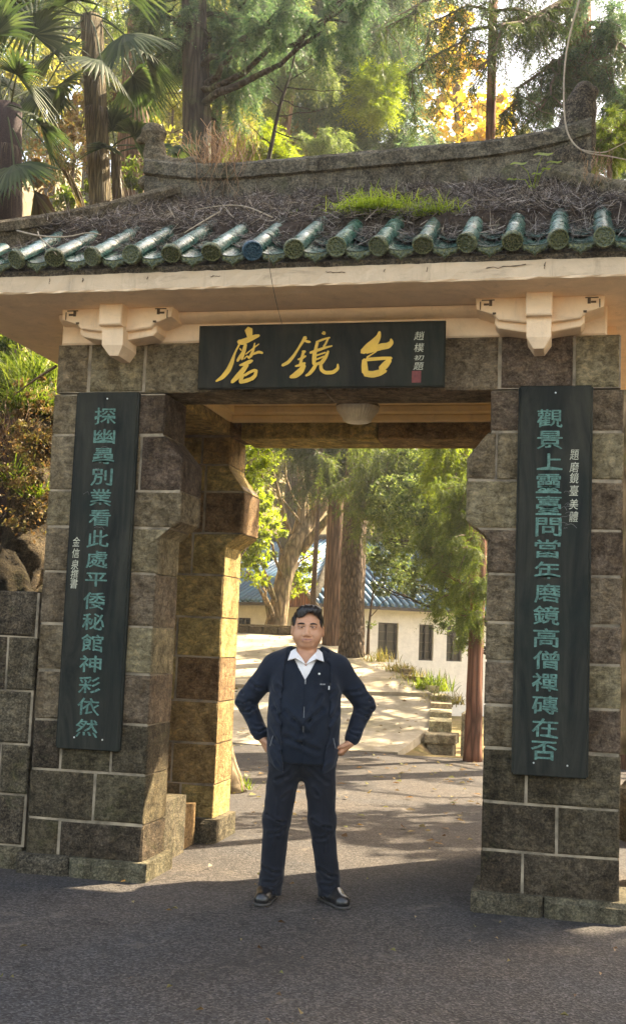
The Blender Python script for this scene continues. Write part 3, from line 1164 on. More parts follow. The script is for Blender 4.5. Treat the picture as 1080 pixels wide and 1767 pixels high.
# ridge-end beasts: worn cement lumps with a raised head
S = SDF((-1.85, .78, 4.7), (-1.0, 1.14, 5.5), .012)
S.ell((-1.60, .95, 5.28), (.10, .07, .085), .03).ell((-1.58, .95, 5.12), (.085, .07, .13), .04).ell((-1.50, .95, 5.0), (.13, .085, .09), .05)
S.ell((-1.38, .95, 4.985), (.11, .08, .075), .05).ell((-1.27, .95, 5.0), (.075, .08, .085), .03).cone((-1.27, .95, 4.98), (-1.28, .95, 4.78), .07, .07, .02)
S.cone((-1.66, .95, 5.27), (-1.70, .95, 5.24), .045, .03, .02).ell((-1.48, .95, 4.9), (.22, .09, .08), .03)
S.warp(lump_noise(28, .006, 4))
S.build('ridge_finial', M['hip_cement'], gate)
S = SDF((1.1, .80, 4.7), (1.85, 1.12, 5.55), .012)
P_ = [(1.20, 4.98), (1.32, 5.02), (1.42, 5.10), (1.48, 5.20), (1.51, 5.34), (1.56, 5.42)]
for i in range(len(P_) - 1):
    S.cone((P_[i][0], .95, P_[i][1] - .02), (P_[i + 1][0], .95, P_[i + 1][1] - .02), .07, .065, .02)
S.cone((1.55, .95, 4.9), (1.57, .95, 5.36), .10, .085, .03).cone((1.57, .95, 5.38), (1.62, .95, 5.385), .06, .05, .01).cone((1.42, .95, 4.9), (1.52, .95, 5.12), .11, .09, .03)
S.warp(lump_noise(28, .005, 6))
S.build('ridge_finial', M['roof_cement'], gate)

# ------------------------------------------------------------------ lettering
_gl = {}


def glyph(ch, bold=0.0):
    if ch in _gl: return _gl[ch]
    c = bpy.data.curves.new('g', 'FONT'); c.body = ch; c.size = 1; c.offset = bold; c.resolution_u = 2
    o = bpy.data.objects.new('g', c); COL.objects.link(o)
    bpy.context.view_layer.update()
    me = bpy.data.meshes.new_from_object(o.evaluated_get(bpy.context.evaluated_depsgraph_get()))
    V = np.array([v.co for v in me.vertices]); F = [tuple(p.vertices) for p in me.polygons]
    bpy.data.objects.remove(o); bpy.data.curves.remove(c); bpy.data.meshes.remove(me)
    lo, hi = V.min(0), V.max(0)
    V = (V - (lo + hi) / 2) / np.maximum(hi - lo, 1e-3)
    _gl[ch] = (V, F)
    return _gl[ch]


def letter(ch, x, z, w, h, y, mat, parent, name='lettering', slant=0.0, flare=0.0, bold=0.0):
    V, F = glyph(ch, .0)
    X = x + V[:, 0] * w + slant * V[:, 1] * w
    Z = z + V[:, 1] * h + flare * h * (np.abs(V[:, 0]) * 2) ** 2 * (V[:, 1] < -.1) * .12
    # a thick brush stroke: the outline laid down several times, each a hair above the last
    VV = []; FF = []
    n = len(V)
    for q, (dx, dz) in enumerate(((0, 0), (bold, 0), (-bold, 0), (0, bold * .8), (0, -bold * .8)) if bold else ((0, 0),)):
        VV.append(np.stack([X + dx, np.full(n, y - .0003 * q), Z + dz], 1))
        FF += [tuple(i + n * q for i in f) for f in F]
    o = mesh(name, np.concatenate(VV), FF, mat, parent)
    return o


def strokes(S, mp, y, mat, parent, name='lettering', grow=0.0):
    """brush strokes: each a polyline of (x, y, half width); mp maps them onto the board"""
    mb = MB()
    for k, st in enumerate(S):
        pts = np.array(st, float)
        # resample smoothly
        n = len(pts)
        t = np.arange(n); tt = np.linspace(0, n - 1, (n - 1) * 5 + 1)
        P = np.stack([np.interp(tt, t, pts[:, i]) for i in range(3)], 1)
        for _ in range(2):
            Q = P.copy(); Q[1:-1] = (P[:-2] + 2 * P[1:-1] + P[2:]) / 4; P = Q
        T = np.gradient(P[:, :2], axis=0); T /= np.linalg.norm(T, axis=1)[:, None] + 1e-9
        N = np.stack([-T[:, 1], T[:, 0]], 1)
        w = (P[:, 2] + grow)[:, None]
        L = P[:, :2] + N * w; Rr = P[:, :2] - N * w
        # angled brush ends
        c0 = P[0, :2] - T[0] * P[0, 2] * .7; c1 = P[-1, :2] + T[-1] * P[-1, 2] * .9
        yy = y - .0006 * k
        V = [mp(*c0) + (yy,)] + [mp(*p) + (yy,) for p in L] + [mp(*c1) + (yy,)] + [mp(*p) + (yy,) for p in Rr[::-1]]
        V = [(a, c, b) for a, b, c in V]
        m = len(P)
        F = [(0, 1, 2 * m + 1)]
        for i in range(m - 1): F.append((1 + i, 2 + i, 2 * m - i, 2 * m + 1 - i))
        F.append((m, m + 1, m + 2))
        mb.add(V, F)
    return mb.build(name, mat, parent)


MO = [[(385, 108, 38), (392, 140, 32), (398, 170, 26)], [(290, 222, 18), (330, 225, 28), (400, 195, 24), (450, 172, 20), (486, 162, 12)],
      [(300, 248, 9), (272, 300, 8), (252, 350, 12), (235, 410, 20), (205, 480, 24), (150, 545, 20), (88, 582, 8)],
      [(362, 245, 14), (350, 290, 19), (338, 340, 17), (330, 382, 10)], [(345, 310, 13), (312, 358, 15), (288, 396, 12)], [(306, 282, 5), (322, 300, 6)],
      [(449, 232, 5), (440, 290, 11), (420, 345, 16), (397, 368, 10)], [(368, 335, 6), (430, 285, 6), (490, 240, 5)], [(435, 335, 9), (490, 312, 13), (526, 322, 10)], [(352, 380, 4), (380, 350, 7), (400, 372, 9)],
      [(312, 437, 8), (360, 425, 17), (410, 402, 19), (432, 394, 10)], [(385, 430, 18), (340, 490, 25), (290, 545, 24), (243, 590, 15)],
      [(345, 520, 20), (330, 560, 19), (322, 592, 13)], [(365, 528, 13), (410, 500, 13), (455, 480, 13), (480, 485, 9)], [(472, 490, 15), (465, 530, 17), (432, 560, 19)], [(325, 592, 14), (380, 578, 19), (430, 560, 17), (455, 540, 12)]]
JING_L = [[(925, 172, 19), (905, 205, 14), (860, 280, 10), (820, 345, 14), (770, 405, 16), (716, 432, 13)], [(918, 203, 9), (950, 212, 13), (970, 214, 8)],
          [(900, 302, 9), (925, 305, 12)], [(910, 315, 13), (895, 370, 13), (885, 430, 15)], [(862, 378, 8), (900, 365, 12), (932, 345, 9)], [(840, 440, 8), (880, 430, 13), (926, 412, 12)], [(922, 430, 18), (890, 485, 30), (840, 525, 28), (796, 540, 13)]]
JING_R = [[(108, 158, 10), (118, 170, 15), (98, 170, 6)], [(52, 245, 9), (110, 220, 9), (163, 205, 7)], [(60, 250, 13), (50, 290, 13), (45, 330, 15)], [(150, 213, 8), (132, 255, 9), (115, 282, 9)],
          [(2, 335, 10), (60, 315, 13), (130, 290, 10), (185, 275, 6)], [(40, 330, 17), (38, 380, 19), (35, 430, 13)], [(155, 320, 9), (135, 370, 15), (100, 420, 17)], [(55, 358, 7), (130, 332, 7)], [(55, 392, 7), (120, 365, 7)],
          [(40, 437, 11), (90, 420, 13)], [(60, 425, 13), (30, 478, 16), (0, 513, 14), (-28, 528, 8)], [(95, 430, 13), (100, 478, 15), (135, 503, 15), (200, 500, 16), (240, 468, 14), (238, 430, 6)]]
TAI = [[(578, 150, 10), (572, 190, 20), (540, 240, 34), (490, 285, 36), (440, 322, 22)], [(470, 315, 24), (530, 298, 26), (600, 275, 28), (650, 268, 26), (678, 240, 20), (674, 212, 8)], [(555, 318, 5), (510, 348, 5), (480, 368, 8)],
       [(458, 390, 19), (460, 440, 26), (466, 495, 27)], [(475, 388, 15), (540, 382, 15), (620, 375, 14), (680, 374, 12)], [(668, 388, 20), (635, 430, 30), (600, 468, 28)], [(466, 505, 26), (530, 515, 28), (590, 498, 28), (638, 484, 12)]]

# ------------------------------------------------------------------ name plaque over the passage
PW, PH, PT = 1.56, .405, .045
plaque = empty('name_plaque', (-.013, -.075, 3.278), 0)
tag(plaque, 'black wooden plaque with three gold calligraphy characters above the passage', 'sign')
plaque.rotation_euler = (.06, 0, 0)
MB().prism([(-PW / 2, -PH / 2), (PW / 2, -PH / 2), (PW / 2, PH / 2), (-PW / 2, PH / 2)], -PT, 0, .008, .001).build('board', M['plaque'], plaque)


def pmap(ox, oy, sc):
    # photo crop coordinates -> plaque coordinates, via the plaque's four corners
    def f(a, b):
        px, py = ox + a / sc, oy + b / sc
        u = (px - 342.5) / (767 - 342.5)
        top = 565 + (548.5 - 565) * u; bot = 671 + (665 - 671) * u
        v = (py - top) / (bot - top)
        return ((u - .5) * PW, (.5 - v) * PH)
    return f


strokes(MO, pmap(360, 550, 5.4), -PT - .002, M['letter_gold'], plaque)
strokes(JING_L, pmap(360, 550, 5.4), -PT - .002, M['letter_gold'], plaque)
strokes(JING_R, pmap(540, 540, 4.909), -PT - .002, M['letter_gold'], plaque)
strokes(TAI, pmap(540, 540, 4.909), -PT - .002, M['letter_gold'], plaque)
f = pmap(540, 540, 4.909)
for ch, yy, hh in (('趙', 180, 78), ('樸', 280, 80), ('初', 368, 46), ('題', 440, 68)):
    x, z = f(905, yy)
    letter(ch, x, z, .058, hh / 4.909 / 116 * PH * .95, -PT - .002, M['letter_pale'], plaque, slant=.12)
x, z = f(888, 530)
MB().box(x - .028, x + .028, -PT - .0025, -PT + .001, z - .036, z + .036).build('seal', M['seal'], plaque)

# ------------------------------------------------------------------ the two couplet boards
CW, CH, CT = .415, 2.295, .035


def couplet(cx, cz, text, small, label, side):
    b = empty('couplet_board', (cx, -.006, cz))
    tag(b, label, 'sign', 'couplet boards on the gate piers')
    bd = MB().prism([(-CW / 2, -CH / 2), (CW / 2, -CH / 2), (CW / 2, CH / 2), (-CW / 2, CH / 2)], -CT, 0, .006, .001)
    bd.build('board', M['board'], b)
    # bowed edge strips
    for s in (-1, 1):
        xs = sorted((s * (CW / 2 - .001), s * (CW / 2 + .010)))
        MB().box(xs[0], xs[1], -CT + .006, -.001, -CH / 2 + .01, CH / 2 - .01, .003).build('edge_strip', M['board'], b)
    n = len(text)
    for i, (ch, z, x) in enumerate(text):
        letter(ch, x + (i % 3 - 1) * .002, z, .146, .086 if ch in '幽上平' else .100, -CT - .0022, M['letter_green'], b, flare=-1.0, bold=.0019)
    for ch, z, x in small:
        letter(ch, x, z, .05, .062, -CT - .0022, M['letter_pale'], b, 'small_lettering', slant=.1)
    R = random.Random(int(abs(cx * 10) + side))
    # pale scratches and bird marks
    for i in range(11):
        x0 = (-.06 if side < 0 else .06) + R.gauss(0, .03); z0 = R.gauss(.52 if side < 0 else .42, .16)
        L = R.uniform(.02, .07); pts = []
        for k in range(5):
            pts.append((x0 + L * k / 4, z0 + .012 * math.sin(k * R.uniform(.3, 1)) + (R.uniform(-.4, .2)) * L * k / 4, R.uniform(.0005, .0014)))
        strokes([pts], lambda a, c: (a, c), -CT - .003 - .0002 * i, M['white_scratch'], b, 'scratch')
    for (nx, nz) in ((0, CH / 2 - .045), (-.09, -CH / 2 + .075), (.10, -CH / 2 + .07)):
        MB().lathe([(0, -.006), (.004, -.006), (.0055, -.002), (.0055, .004)], 10, c=(nx, -CT - .002, nz), ax='Y').build('nail', M['nail'], b)
    return b


def col(chs, zs, xs=None): return [(c, z, (xs[i] if xs else 0.0)) for i, (c, z) in enumerate(zip(chs, zs))]


# heights measured from the board's centre
LZ = [CH / 2 - CH * (42 + 36.0 * i) / 620.0 for i in range(16)]
RZ_ = [CH / 2 - CH * (58 + 38.5 * i) / 680.0 for i in range(16)]
couplet(-1.424, 1.927, col('探幽尋別業看此處平倭秘館神彩依然', LZ, [-.005 - .0002 * i for i in range(16)]),
        col('金信泉撰書', [CH / 2 - CH * v / 620.0 for v in (265, 285, 305, 322, 338)], [-.155] * 5),
        'dark couplet board with green characters on the left pier beside the old side wall', -1)
couplet(1.424, 1.941, col('觀景上靈臺問當年磨鏡高僧禪磚在否', RZ_, [-.03 - .0001 * i for i in range(16)]),
        col('題磨鏡臺美體', [CH / 2 - CH * v / 680.0 for v in (124, 146, 165, 187, 211, 233)], [.115] * 6),
        'dark couplet board with green characters on the right pier, a thin signature at its right', 1)

# ------------------------------------------------------------------ ceiling lamp
lamp = empty('ceiling_lamp', (.085, .72, 3.325))
tag(lamp, 'fluted cream bowl lamp under the passage ceiling', 'lamp')
MB().prism([(-.075, -.17), (.075, -.17), (.085, 0), (-.085, 0)], -.06, .06, .004).build('lamp_base', M['twig'], lamp)
MB().lathe([(.0, -.168), (.115, -.170), (.145, -.186), (.150, -.200), (.145, -.204)], 36).build('lamp_rim', simple('rim_metal', (.14, .10, .06), .5, .2, 30, 0, .5, .4), lamp, True)
k = NT('lamp_glass'); k.bsdf(k.ramp(k.noise(k.co(world=True), 30), [(.3, (.62, .54, .40)), (.7, (.78, .70, .54))]), .35, None, .5); M['lamp_glass'] = k.m
MB().lathe([(.144, -.204), (.140, -.228), (.118, -.258), (.100, -.285), (.096, -.300), (.075, -.312), (.03, -.318), (0, -.319)], 108, flute=36, fd=.032).build('lamp_bowl', M['lamp_glass'], lamp, True)

# ------------------------------------------------------------------ old side wall to the left
bw = empty('side_wall', (-2.4, .1, 0))
tag(bw, 'low mossy stone wall butting against the left pier, cracked at the joint', 'wall')
bw.location = (0, 0, 0)
M['wall_stone'] = stone_mat('wall_stone', [(.04, .03, .018), (.085, .065, .04), (.15, .12, .08)], .7, .03)
MB().box(-4.4, -1.86, .06, .42, -.1, 1.76).build('mortar', M['mortar'], bw)
zc = [-.1, .14, .46, .78, 1.12, 1.47, 1.775]
for k in range(len(zc) - 1):
    x = -1.852 - (.02 if k % 2 else .0)
    while x > -4.3:
        w = rnd.uniform(.42, .68) if x < -1.9 else (.21, .40)[k % 2]
        x2 = max(x - w, -4.4)
        MB().prism([(x2 + .006, zc[k] + .006), (x - .006, zc[k] + .006), (x - .006, zc[k + 1] - .006), (x2 + .006, zc[k + 1] - .006)], .045 - (.03 if k == 0 else 0), .43, .014, .006, .012).build('stone', M['wall_stone'], bw)
        x = x2

# ------------------------------------------------------------------ the man
XC = -.02
man = empty('person', (.02, -.17, .004), math.radians(11.5))
man.scale = (1.06, 1.05, 1.0)      # a stocky build
tag(man, 'man in a dark navy jacket and white shirt standing hands on hips', 'person')


def cloth(name, c, sheen=.3, var=.25, fine=260, d=.0006, rough=.85):
    k = NT(name)
    v = k.co()
    f = k.noise(v, 7, 4, .6)
    colr = k.ramp(f, [(.3, tuple(x * (1 - var) for x in c)), (.7, tuple(x * (1 + var) for x in c))])
    b = k.bsdf(colr, rough, k.bump(k.noise(v, fine, 3, .6), d), .25)
    b.inputs['Sheen Weight'].default_value = sheen
    return k.m


M['skin'] = None
k = NT('skin')
v = k.co()
cc = k.ramp(k.noise(v, 14, 4, .6), [(.3, (.47, .225, .125)), (.7, (.58, .30, .18))])
b = k.bsdf(cc, .5, k.bump(k.noise(v, 180, 3, .6), .0006), .4)
b.inputs['Subsurface Weight'].default_value = .12
b.inputs['Subsurface Radius'].default_value = (.02, .008, .005)
M['skin'] = k.m
M['lips'] = simple('lips', (.36, .15, .12), .45, .15, 80, 0, .4, world=False)
M['hair'] = simple('hair', (.012, .009, .008), .38, .5, 90, .002, .5, world=False)
M['jacket'] = cloth('jacket', (.0075, .012, .022), .12)
M['sweater'] = cloth('sweater', (.005, .0095, .018), .1)
M['trousers'] = cloth('trousers', (.006, .0075, .012), .1)
M['shirt'] = cloth('shirt', (.74, .71, .69), .1, .06)
M['shoe'] = simple('shoe', (.015, .014, .014), .28, .3, 40, .001, .6, world=False)
M['sole'] = simple('sole', (.05, .045, .04), .7, .2, 40, 0, world=False)
M['zip'] = simple('zip', (.25, .26, .28), .4, .2, 60, 0, .5, .6, world=False)
M['eye_white'] = simple('eye_white', (.28, .22, .18), .3, .1, 30, 0, world=False)
M['eye_dark'] = simple('eye_dark', (.012, .009, .008), .25, .1, 30, 0, world=False)

HXo = -.022   # head centre
B = SDF((-.50, -.22, -.01), (.46, .20, 1.74), .0055)
# torso and legs under the clothes
B.ell((XC, 0, 1.24), (.17, .105, .22), .03).cone((XC - .14, .02, 1.37), (XC + .14, .02, 1.37), .06, .06, .04).ell((XC, -.01, 1.03), (.155, .12, .2), .05).ell((XC, 0, .88), (.16, .12, .13), .05)
for s, kx, ax_ in ((-1, -.152, -.163), (1, .097, .139)):
    B.cone((XC + s * .09, 0, .85), (kx, -.01, .45), .075, .05, .03).cone((kx, -.01, .45), (ax_, .01, .08), .048, .035, .02)
B.cone((HXo, .014, 1.36), (HXo, .012, 1.50), .062, .055, .02)
# arms
AR = {-1: ((XC - .185, .02, 1.36), (XC - .335, .075, 1.14), (XC - .235, .02, .935)), 1: ((XC + .185, .02, 1.36), (XC + .335, .07, 1.14), (XC + .262, -.005, .93))}
for s in (-1, 1):
    a, e, w = AR[s]
    B.cone(a, e, .045, .038, .02).cone(e, w, .038, .026, .015)
# head
hz = -.004
B.ell((HXo, .012, 1.615 + hz), (.079, .092, .098), .0).ell((HXo, -.018, 1.565 + hz), (.077, .070, .086), .03)
B.ell((HXo, -.018, 1.536 + hz), (.076, .066, .055), .025).ell((HXo, -.056, 1.497 + hz), (.036, .026, .020), .022)
for s in (-1, 1):
    B.ell((HXo + s * .044, -.050, 1.550 + hz), (.032, .028, .034), .025)       # cheeks
    B.ell((HXo + s * .032, -.092, 1.598 + hz), (.017, .008, .008), .010, 'sub')  # eye sockets
    B.ell((HXo + s * .031, -.076, 1.596 + hz), (.021, .014, .012), .006)      # lids
    B.cone((HXo + s * .012, -.086, 1.616 + hz), (HXo + s * .048, -.076, 1.617 + hz), .008, .007, .012)  # brow
    B.ell((HXo + s * .084, .012, 1.575 + hz), (.012, .022, .034), .006, rot=('Z', s * .35))
    B.ell((HXo + s * .092, .002, 1.577 + hz), (.006, .012, .020), .005, 'sub')
    B.ell((HXo + s * .0135, -.097, 1.550 + hz), (.010, .010, .008), .006)     # nostril wings
    B.cone((HXo + s * .028, -.083, 1.545 + hz), (HXo + s * .036, -.075, 1.522 + hz), .0015, .0015, .008, 'sub')  # laugh line
B.cone((HXo, -.084, 1.605 + hz), (HXo, -.100, 1.562 + hz), .007, .0105, .012).ell((HXo, -.104, 1.556 + hz), (.0105, .010, .009), .006)
B.ell((HXo, -.085, 1.520 + hz), (.028, .012, .013), .012)
B.cone((HXo - .024, -.097, 1.521 + hz), (HXo + .024, -.097, 1.521 + hz), .0022, .0022, .005, 'sub')


def hand(S, wrist, pdir, side, up, k=.006):
    """palm and five bent fingers; pdir = direction of the palm, side = towards the thumb, up = back of the hand"""
    w = np.array(wrist); d = np.array(pdir, float); d /= np.linalg.norm(d)
    t = np.array(side, float); t -= d * (t @ d); t /= np.linalg.norm(t)
    u = np.cross(d, t); u *= np.sign(u @ np.array(up)) or 1
    for q in (-.026, -.009, .009, .026):
        S.cone(w, w + d * .085 + t * q, .020, .015, .012)
    L = {.028: .070, .010: .078, -.009: .072, -.027: .056}
    for q, ln in L.items():
        p0 = w + d * .085 + t * q
        p1 = p0 + (d * .85 - u * .5) * ln * .48
        p2 = p1 + (d * .25 - u * .95) * ln * .32
        p3 = p2 + (-d * .3 - u * .8) * ln * .25
        S.cone(p0, p1, .0105, .0095, .004).cone(p1, p2, .0095, .0085, .003).cone(p2, p3, .0085, .0075, .003)
    p0 = w + d * .02 + t * .022
    p1 = p0 + d * .035 + t * .028 - u * .01
    p2 = p1 + d * .032 + t * .004 - u * .016
    S.cone(p0, p1, .015, .012, .008).cone(p1, p2, .0115, .009, .003)


hand(B, AR[-1][2], (.45, .05, -.9), (.3, -1, 0), (-1, -.2, 0))
hand(B, AR[1][2], (-.62, -.10, -.75), (-.2, -1, .2), (1, -.6, .2))
B.build('body', M['skin'], man)

# eyes, brows, lips
for s in (-1, 1):
    S = SDF((HXo + s * .031 - .03, -.11, 1.57), (HXo + s * .031 + .03, -.06, 1.62), .002)
    S.ell((HXo + s * .031, -.0835, 1.5915), (.0145, .0072, .0027), 0)
    e = S.build('eye', M['eye_white'], man)
    S = SDF((HXo + s * .031 - .03, -.11, 1.57), (HXo + s * .031 + .03, -.06, 1.62), .0015)
    S.ell((HXo + s * .030, -.0885, 1.5915), (.0066, .0038, .0030), 0)
    S.build('iris', M['eye_dark'], e)
    pts = [(HXo + s * (.013 + .04 * t), -.0905 + .012 * t * t, 1.5975 + .0025 * math.sin(PI * t) - .003 * t) for t in np.linspace(0, 1, 8)]
    MB().tube(pts, [.0012, .0018, .002, .002, .002, .002, .0016, .001], 6).build('eyelash', M['hair'], man)
    pts = [(HXo + s * (.015 + .040 * t), -.0945 + .016 * t * t, 1.6125 + .004 * math.sin(PI * t) - .001 * t) for t in np.linspace(0, 1, 8)]
    MB().tube(pts, [.0028, .0044, .005, .005, .0046, .004, .003, .001], 6).build('eyebrow', M['hair'], man)
S = SDF((HXo - .04, -.13, 1.49), (HXo + .04, -.07, 1.54), .002)
S.cone((HXo - .029, -.0875, 1.5225), (HXo, -.0955, 1.5215), .0026, .0042, .003).cone((HXo + .029, -.0875, 1.5225), (HXo, -.0955, 1.5225), .0028, .0042, .003)
S.cone((HXo - .021, -.0895, 1.5140), (HXo + .021, -.0895, 1.5140), .0045, .0045, .003)
S.cone((HXo - .03, -.103, 1.5172), (HXo + .03, -.103, 1.5172), .0016, .0016, .002, 'sub')
S.build('lips', M['lips'], man)
# hair: short, swept up from an M-shaped hairline
S = SDF((HXo - .13, -.13, 1.50), (HXo + .13, .14, 1.75), .004)
S.ell((HXo, .018, 1.625), (.091, .102, .096), 0).cone((HXo - .026, -.044, 1.684), (HXo + .034, -.040, 1.688), .027, .025, .04).ell((HXo + .012, -.02, 1.698), (.064, .06, .024), .03)
S.ell((HXo, .055, 1.585), (.080, .06, .07), .02)
S.fn(lambda X, Y, Z: np.maximum(np.maximum(np.abs(X - HXo) - .069 + .35 * np.maximum(0, Z - 1.645), Y + .028), Z - 1.672 + .25 * np.abs(X - HXo - .004) - .012 * np.cos(55 * (X - HXo - .02))), .008, 'sub')
S.fn(lambda X, Y, Z: np.maximum(Y - .030, Z - 1.585) + 0 * X, .008, 'sub')
S.warp(lambda X, Y, Z: .0018 * np.sin(210 * X + 30 * Y) * np.sin(60 * Z + 20 * Y) + .0012 * np.sin(330 * X + 90 * Z))
hair_ob = S.build('hair', M['hair'], man)
# loose locks lying over the hair mass, combed up and back from the brow
HR = np.random.RandomState(6)
vs_ = np.array([v.co for v in hair_ob.data.vertices]); ns_ = np.array([v.normal for v in hair_ob.data.vertices])
pick = HR.choice(len(vs_), 1500)
V = []; F = []
for i in pick:
    p = vs_[i]; nn = ns_[i]
    if nn[2] < -.6: continue
    side_ = np.sign(p[0] - HXo) or 1
    fl = np.array([side_ * .35, .9, .25 if p[2] > 1.66 else -.55]) if p[2] > 1.655 else np.array([side_ * .05, .35, -1.0])
    fl = fl + HR.normal(size=3) * .22; fl -= nn * (fl @ nn) * .85; fl /= np.linalg.norm(fl)
    L = HR.uniform(.010, .026); w = .0011; sd = np.cross(fl, nn); sd /= np.linalg.norm(sd) + 1e-9
    k0 = len(V)
    for t in (0, .5, 1):
        q = p + fl * L * t + nn * (.0005 + .0035 * math.sin(t * 2.2))
        V += [q - sd * w * (1 - .8 * t), q + sd * w * (1 - .8 * t)]
    F += [(k0, k0 + 1, k0 + 3, k0 + 2), (k0 + 2, k0 + 3, k0 + 5, k0 + 4)]
tag(mesh('hair_locks', V, F, M['hair'], hair_ob), kind='stuff')

# shirt, seen in the neck opening, with its collar
S = SDF((XC - .2, -.18, 1.2), (XC + .2, .16, 1.52), .005)
S.ell((XC, -.005, 1.25), (.172, .118, .23), .0).cone((HXo, .01, 1.34), (HXo, .004, 1.425), .088, .071, .02)
S.fn(lambda X, Y, Z: np.sqrt((X - HXo) ** 2 + ((Y + .0) * 1.0) ** 2) - .061 + 0 * Z + np.maximum(0, 1.40 - Z + .3 * np.maximum(0, -Y - .05)) * 3, .004, 'sub')
S.fn(lambda X, Y, Z: np.maximum(np.abs(X - HXo) - np.maximum(0, (Z - 1.362)) * .62, Y + .03), .003, 'sub')
S.build('shirt', M['shirt'], man)
for s in (-1, 1):
    P0 = [(HXo + s * .001, -.118, 1.378), (HXo + s * .022, -.106, 1.412), (HXo + s * .052, -.072, 1.447), (HXo + s * .072, -.030, 1.462), (HXo + s * .088, -.046, 1.448), (HXo + s * .100, -.118, 1.398), (HXo + s * .058, -.124, 1.412)]
    V = P0 + [(x, y + .005, z - .004) for x, y, z in P0]
    n = len(P0)
    F = [(0, 1, 6), (1, 2, 6), (2, 3, 4, 6), (4, 5, 6), (7, 13, 8), (8, 13, 9), (9, 13, 11, 10), (11, 13, 12)] + [(i, n + i, n + (i + 1) % n, (i + 1) % n) for i in range(n)]
    mesh('shirt_collar', V, F, M['shirt'], man)
MB().tube([(HXo, -.1245, 1.352), (HXo - .002, -.128, 1.29)], .0016, 5).build('shirt_placket', M['shirt'], man)

def folds(S, seed, L):
    """creases and soft swells pressed into cloth: each (from, to, width, depth)"""
    S.warp(lump_noise(13, .0022, seed)).warp(lump_noise(30, .0010, seed + 9))
    for a, b, w, dep in L:
        a = np.array(a, float); b = np.array(b, float)
        mid = (a + b) / 2 + np.array([.012, 0, -.012]) * (1 if (seed + len(L)) % 2 else -1)
        for p, q in ((a, mid), (mid, b)):
            m = 3 * w + .04
            win = S._win(np.minimum(p, q) - m, np.maximum(p, q) + m)
            if win is None: continue
            sl, X, Y, Z = win
            ab = q - p; LL = ab @ ab
            t = np.clip(((X - p[0]) * ab[0] + (Y - p[1]) * ab[1] + (Z - p[2]) * ab[2]) / LL, 0, 1)
            d2 = (X - p[0] - t * ab[0]) ** 2 + ((Y - p[1] - t * ab[1]) * .6) ** 2 + (Z - p[2] - t * ab[2]) ** 2
            off = (X - p[0] - t * ab[0]) * .5 + (Z - p[2] - t * ab[2])
            S.D[sl] += (dep * np.exp(-d2 / w ** 2) - dep * .7 * np.exp(-((np.sqrt(d2) - 1.8 * w) / w) ** 2)).astype(np.float32)


JF = [((-.24, -.10, 1.30), (-.14, -.13, 1.20), .012, .008), ((.20, -.10, 1.30), (.11, -.13, 1.20), .012, .008), ((-.23, -.08, 1.18), (-.15, -.14, 1.06), .014, .008), ((.19, -.08, 1.2), (.12, -.14, 1.05), .014, .008),
      ((-.22, -.10, 1.0), (-.15, -.15, .90), .012, .007), ((.18, -.10, .99), (.12, -.15, .88), .012, .007), ((-.20, -.12, .86), (-.14, -.13, .76), .012, .006), ((.17, -.12, .86), (.11, -.13, .77), .012, .006),
      ((-.40, .03, 1.20), (-.32, .02, 1.17), .009, .007), ((-.41, .03, 1.13), (-.33, .02, 1.15), .009, .008), ((-.38, .02, 1.08), (-.31, .01, 1.10), .009, .007), ((-.33, -.02, 1.02), (-.26, -.01, 1.0), .008, .006), ((-.31, -.02, .975), (-.24, -.01, .985), .007, .006), ((-.34, -.0, 1.26), (-.27, -.02, 1.22), .010, .007),
      ((.37, .03, 1.20), (.29, .02, 1.17), .009, .007), ((.38, .03, 1.13), (.30, .02, 1.15), .009, .008), ((.35, .02, 1.08), (.28, .01, 1.10), .009, .007), ((.31, -.03, 1.02), (.25, -.03, 1.0), .008, .006), ((.29, -.04, .975), (.23, -.03, .985), .007, .006), ((.31, -.0, 1.26), (.24, -.02, 1.22), .010, .007)]
TF = [((-.06, -.13, .78), (-.16, -.09, .70), .012, .007), ((.02, -.13, .78), (.12, -.09, .70), .012, .007), ((-.03, -.12, .71), (-.12, -.09, .60), .010, .006), ((-.01, -.12, .71), (.07, -.09, .62), .010, .006),
      ((-.20, -.07, .50), (-.11, -.09, .46), .009, .007), ((-.10, -.09, .43), (-.19, -.08, .39), .009, .007), ((.05, -.08, .48), (.14, -.08, .44), .009, .007), ((.15, -.08, .41), (.06, -.08, .37), .009, .007),
      ((-.22, -.06, .20), (-.12, -.07, .17), .009, .008), ((-.11, -.07, .14), (-.21, -.07, .115), .009, .009), ((-.22, -.07, .08), (-.13, -.08, .07), .008, .008), ((.09, -.06, .20), (.19, -.06, .16), .009, .008), ((.20, -.07, .13), (.10, -.07, .11), .009, .009), ((.10, -.08, .075), (.20, -.07, .06), .008, .008),
      ((-.15, -.085, .60), (-.17, -.075, .30), .006, -.004), ((.09, -.085, .60), (.12, -.075, .30), .006, -.004)]


# torso shape shared by the two tops
def wrinkle(X, Y, Z):
    return .0035 * np.sin(38 * Z + 14 * X + 6 * np.sin(9 * X)) * np.sin(11 * X + 3) + .0028 * np.sin(70 * Z - 25 * X + 8 * np.sin(12 * Y))


def torso(S, g, hem):
    S.ell((XC, .0, 1.25), (.185 + g, .125 + g, .24), 0)
    S.cone((XC - .135, .015, 1.375), (XC + .135, .015, 1.375), .062 + g, .062 + g, .04)
    S.cone((XC - .07, .015, 1.40), (XC + .07, .015, 1.40), .060 + g, .060 + g, .04)
    S.ell((XC, -.02, 1.05), (.19 + g, .150 + g, .24), .06)
    S.ell((XC, -.005, .88), (.187 + g, .140 + g, .22), .05)
    S.fn(lambda X, Y, Z: Z - hem + 0 * X + 0 * Y, .012, 'sub')


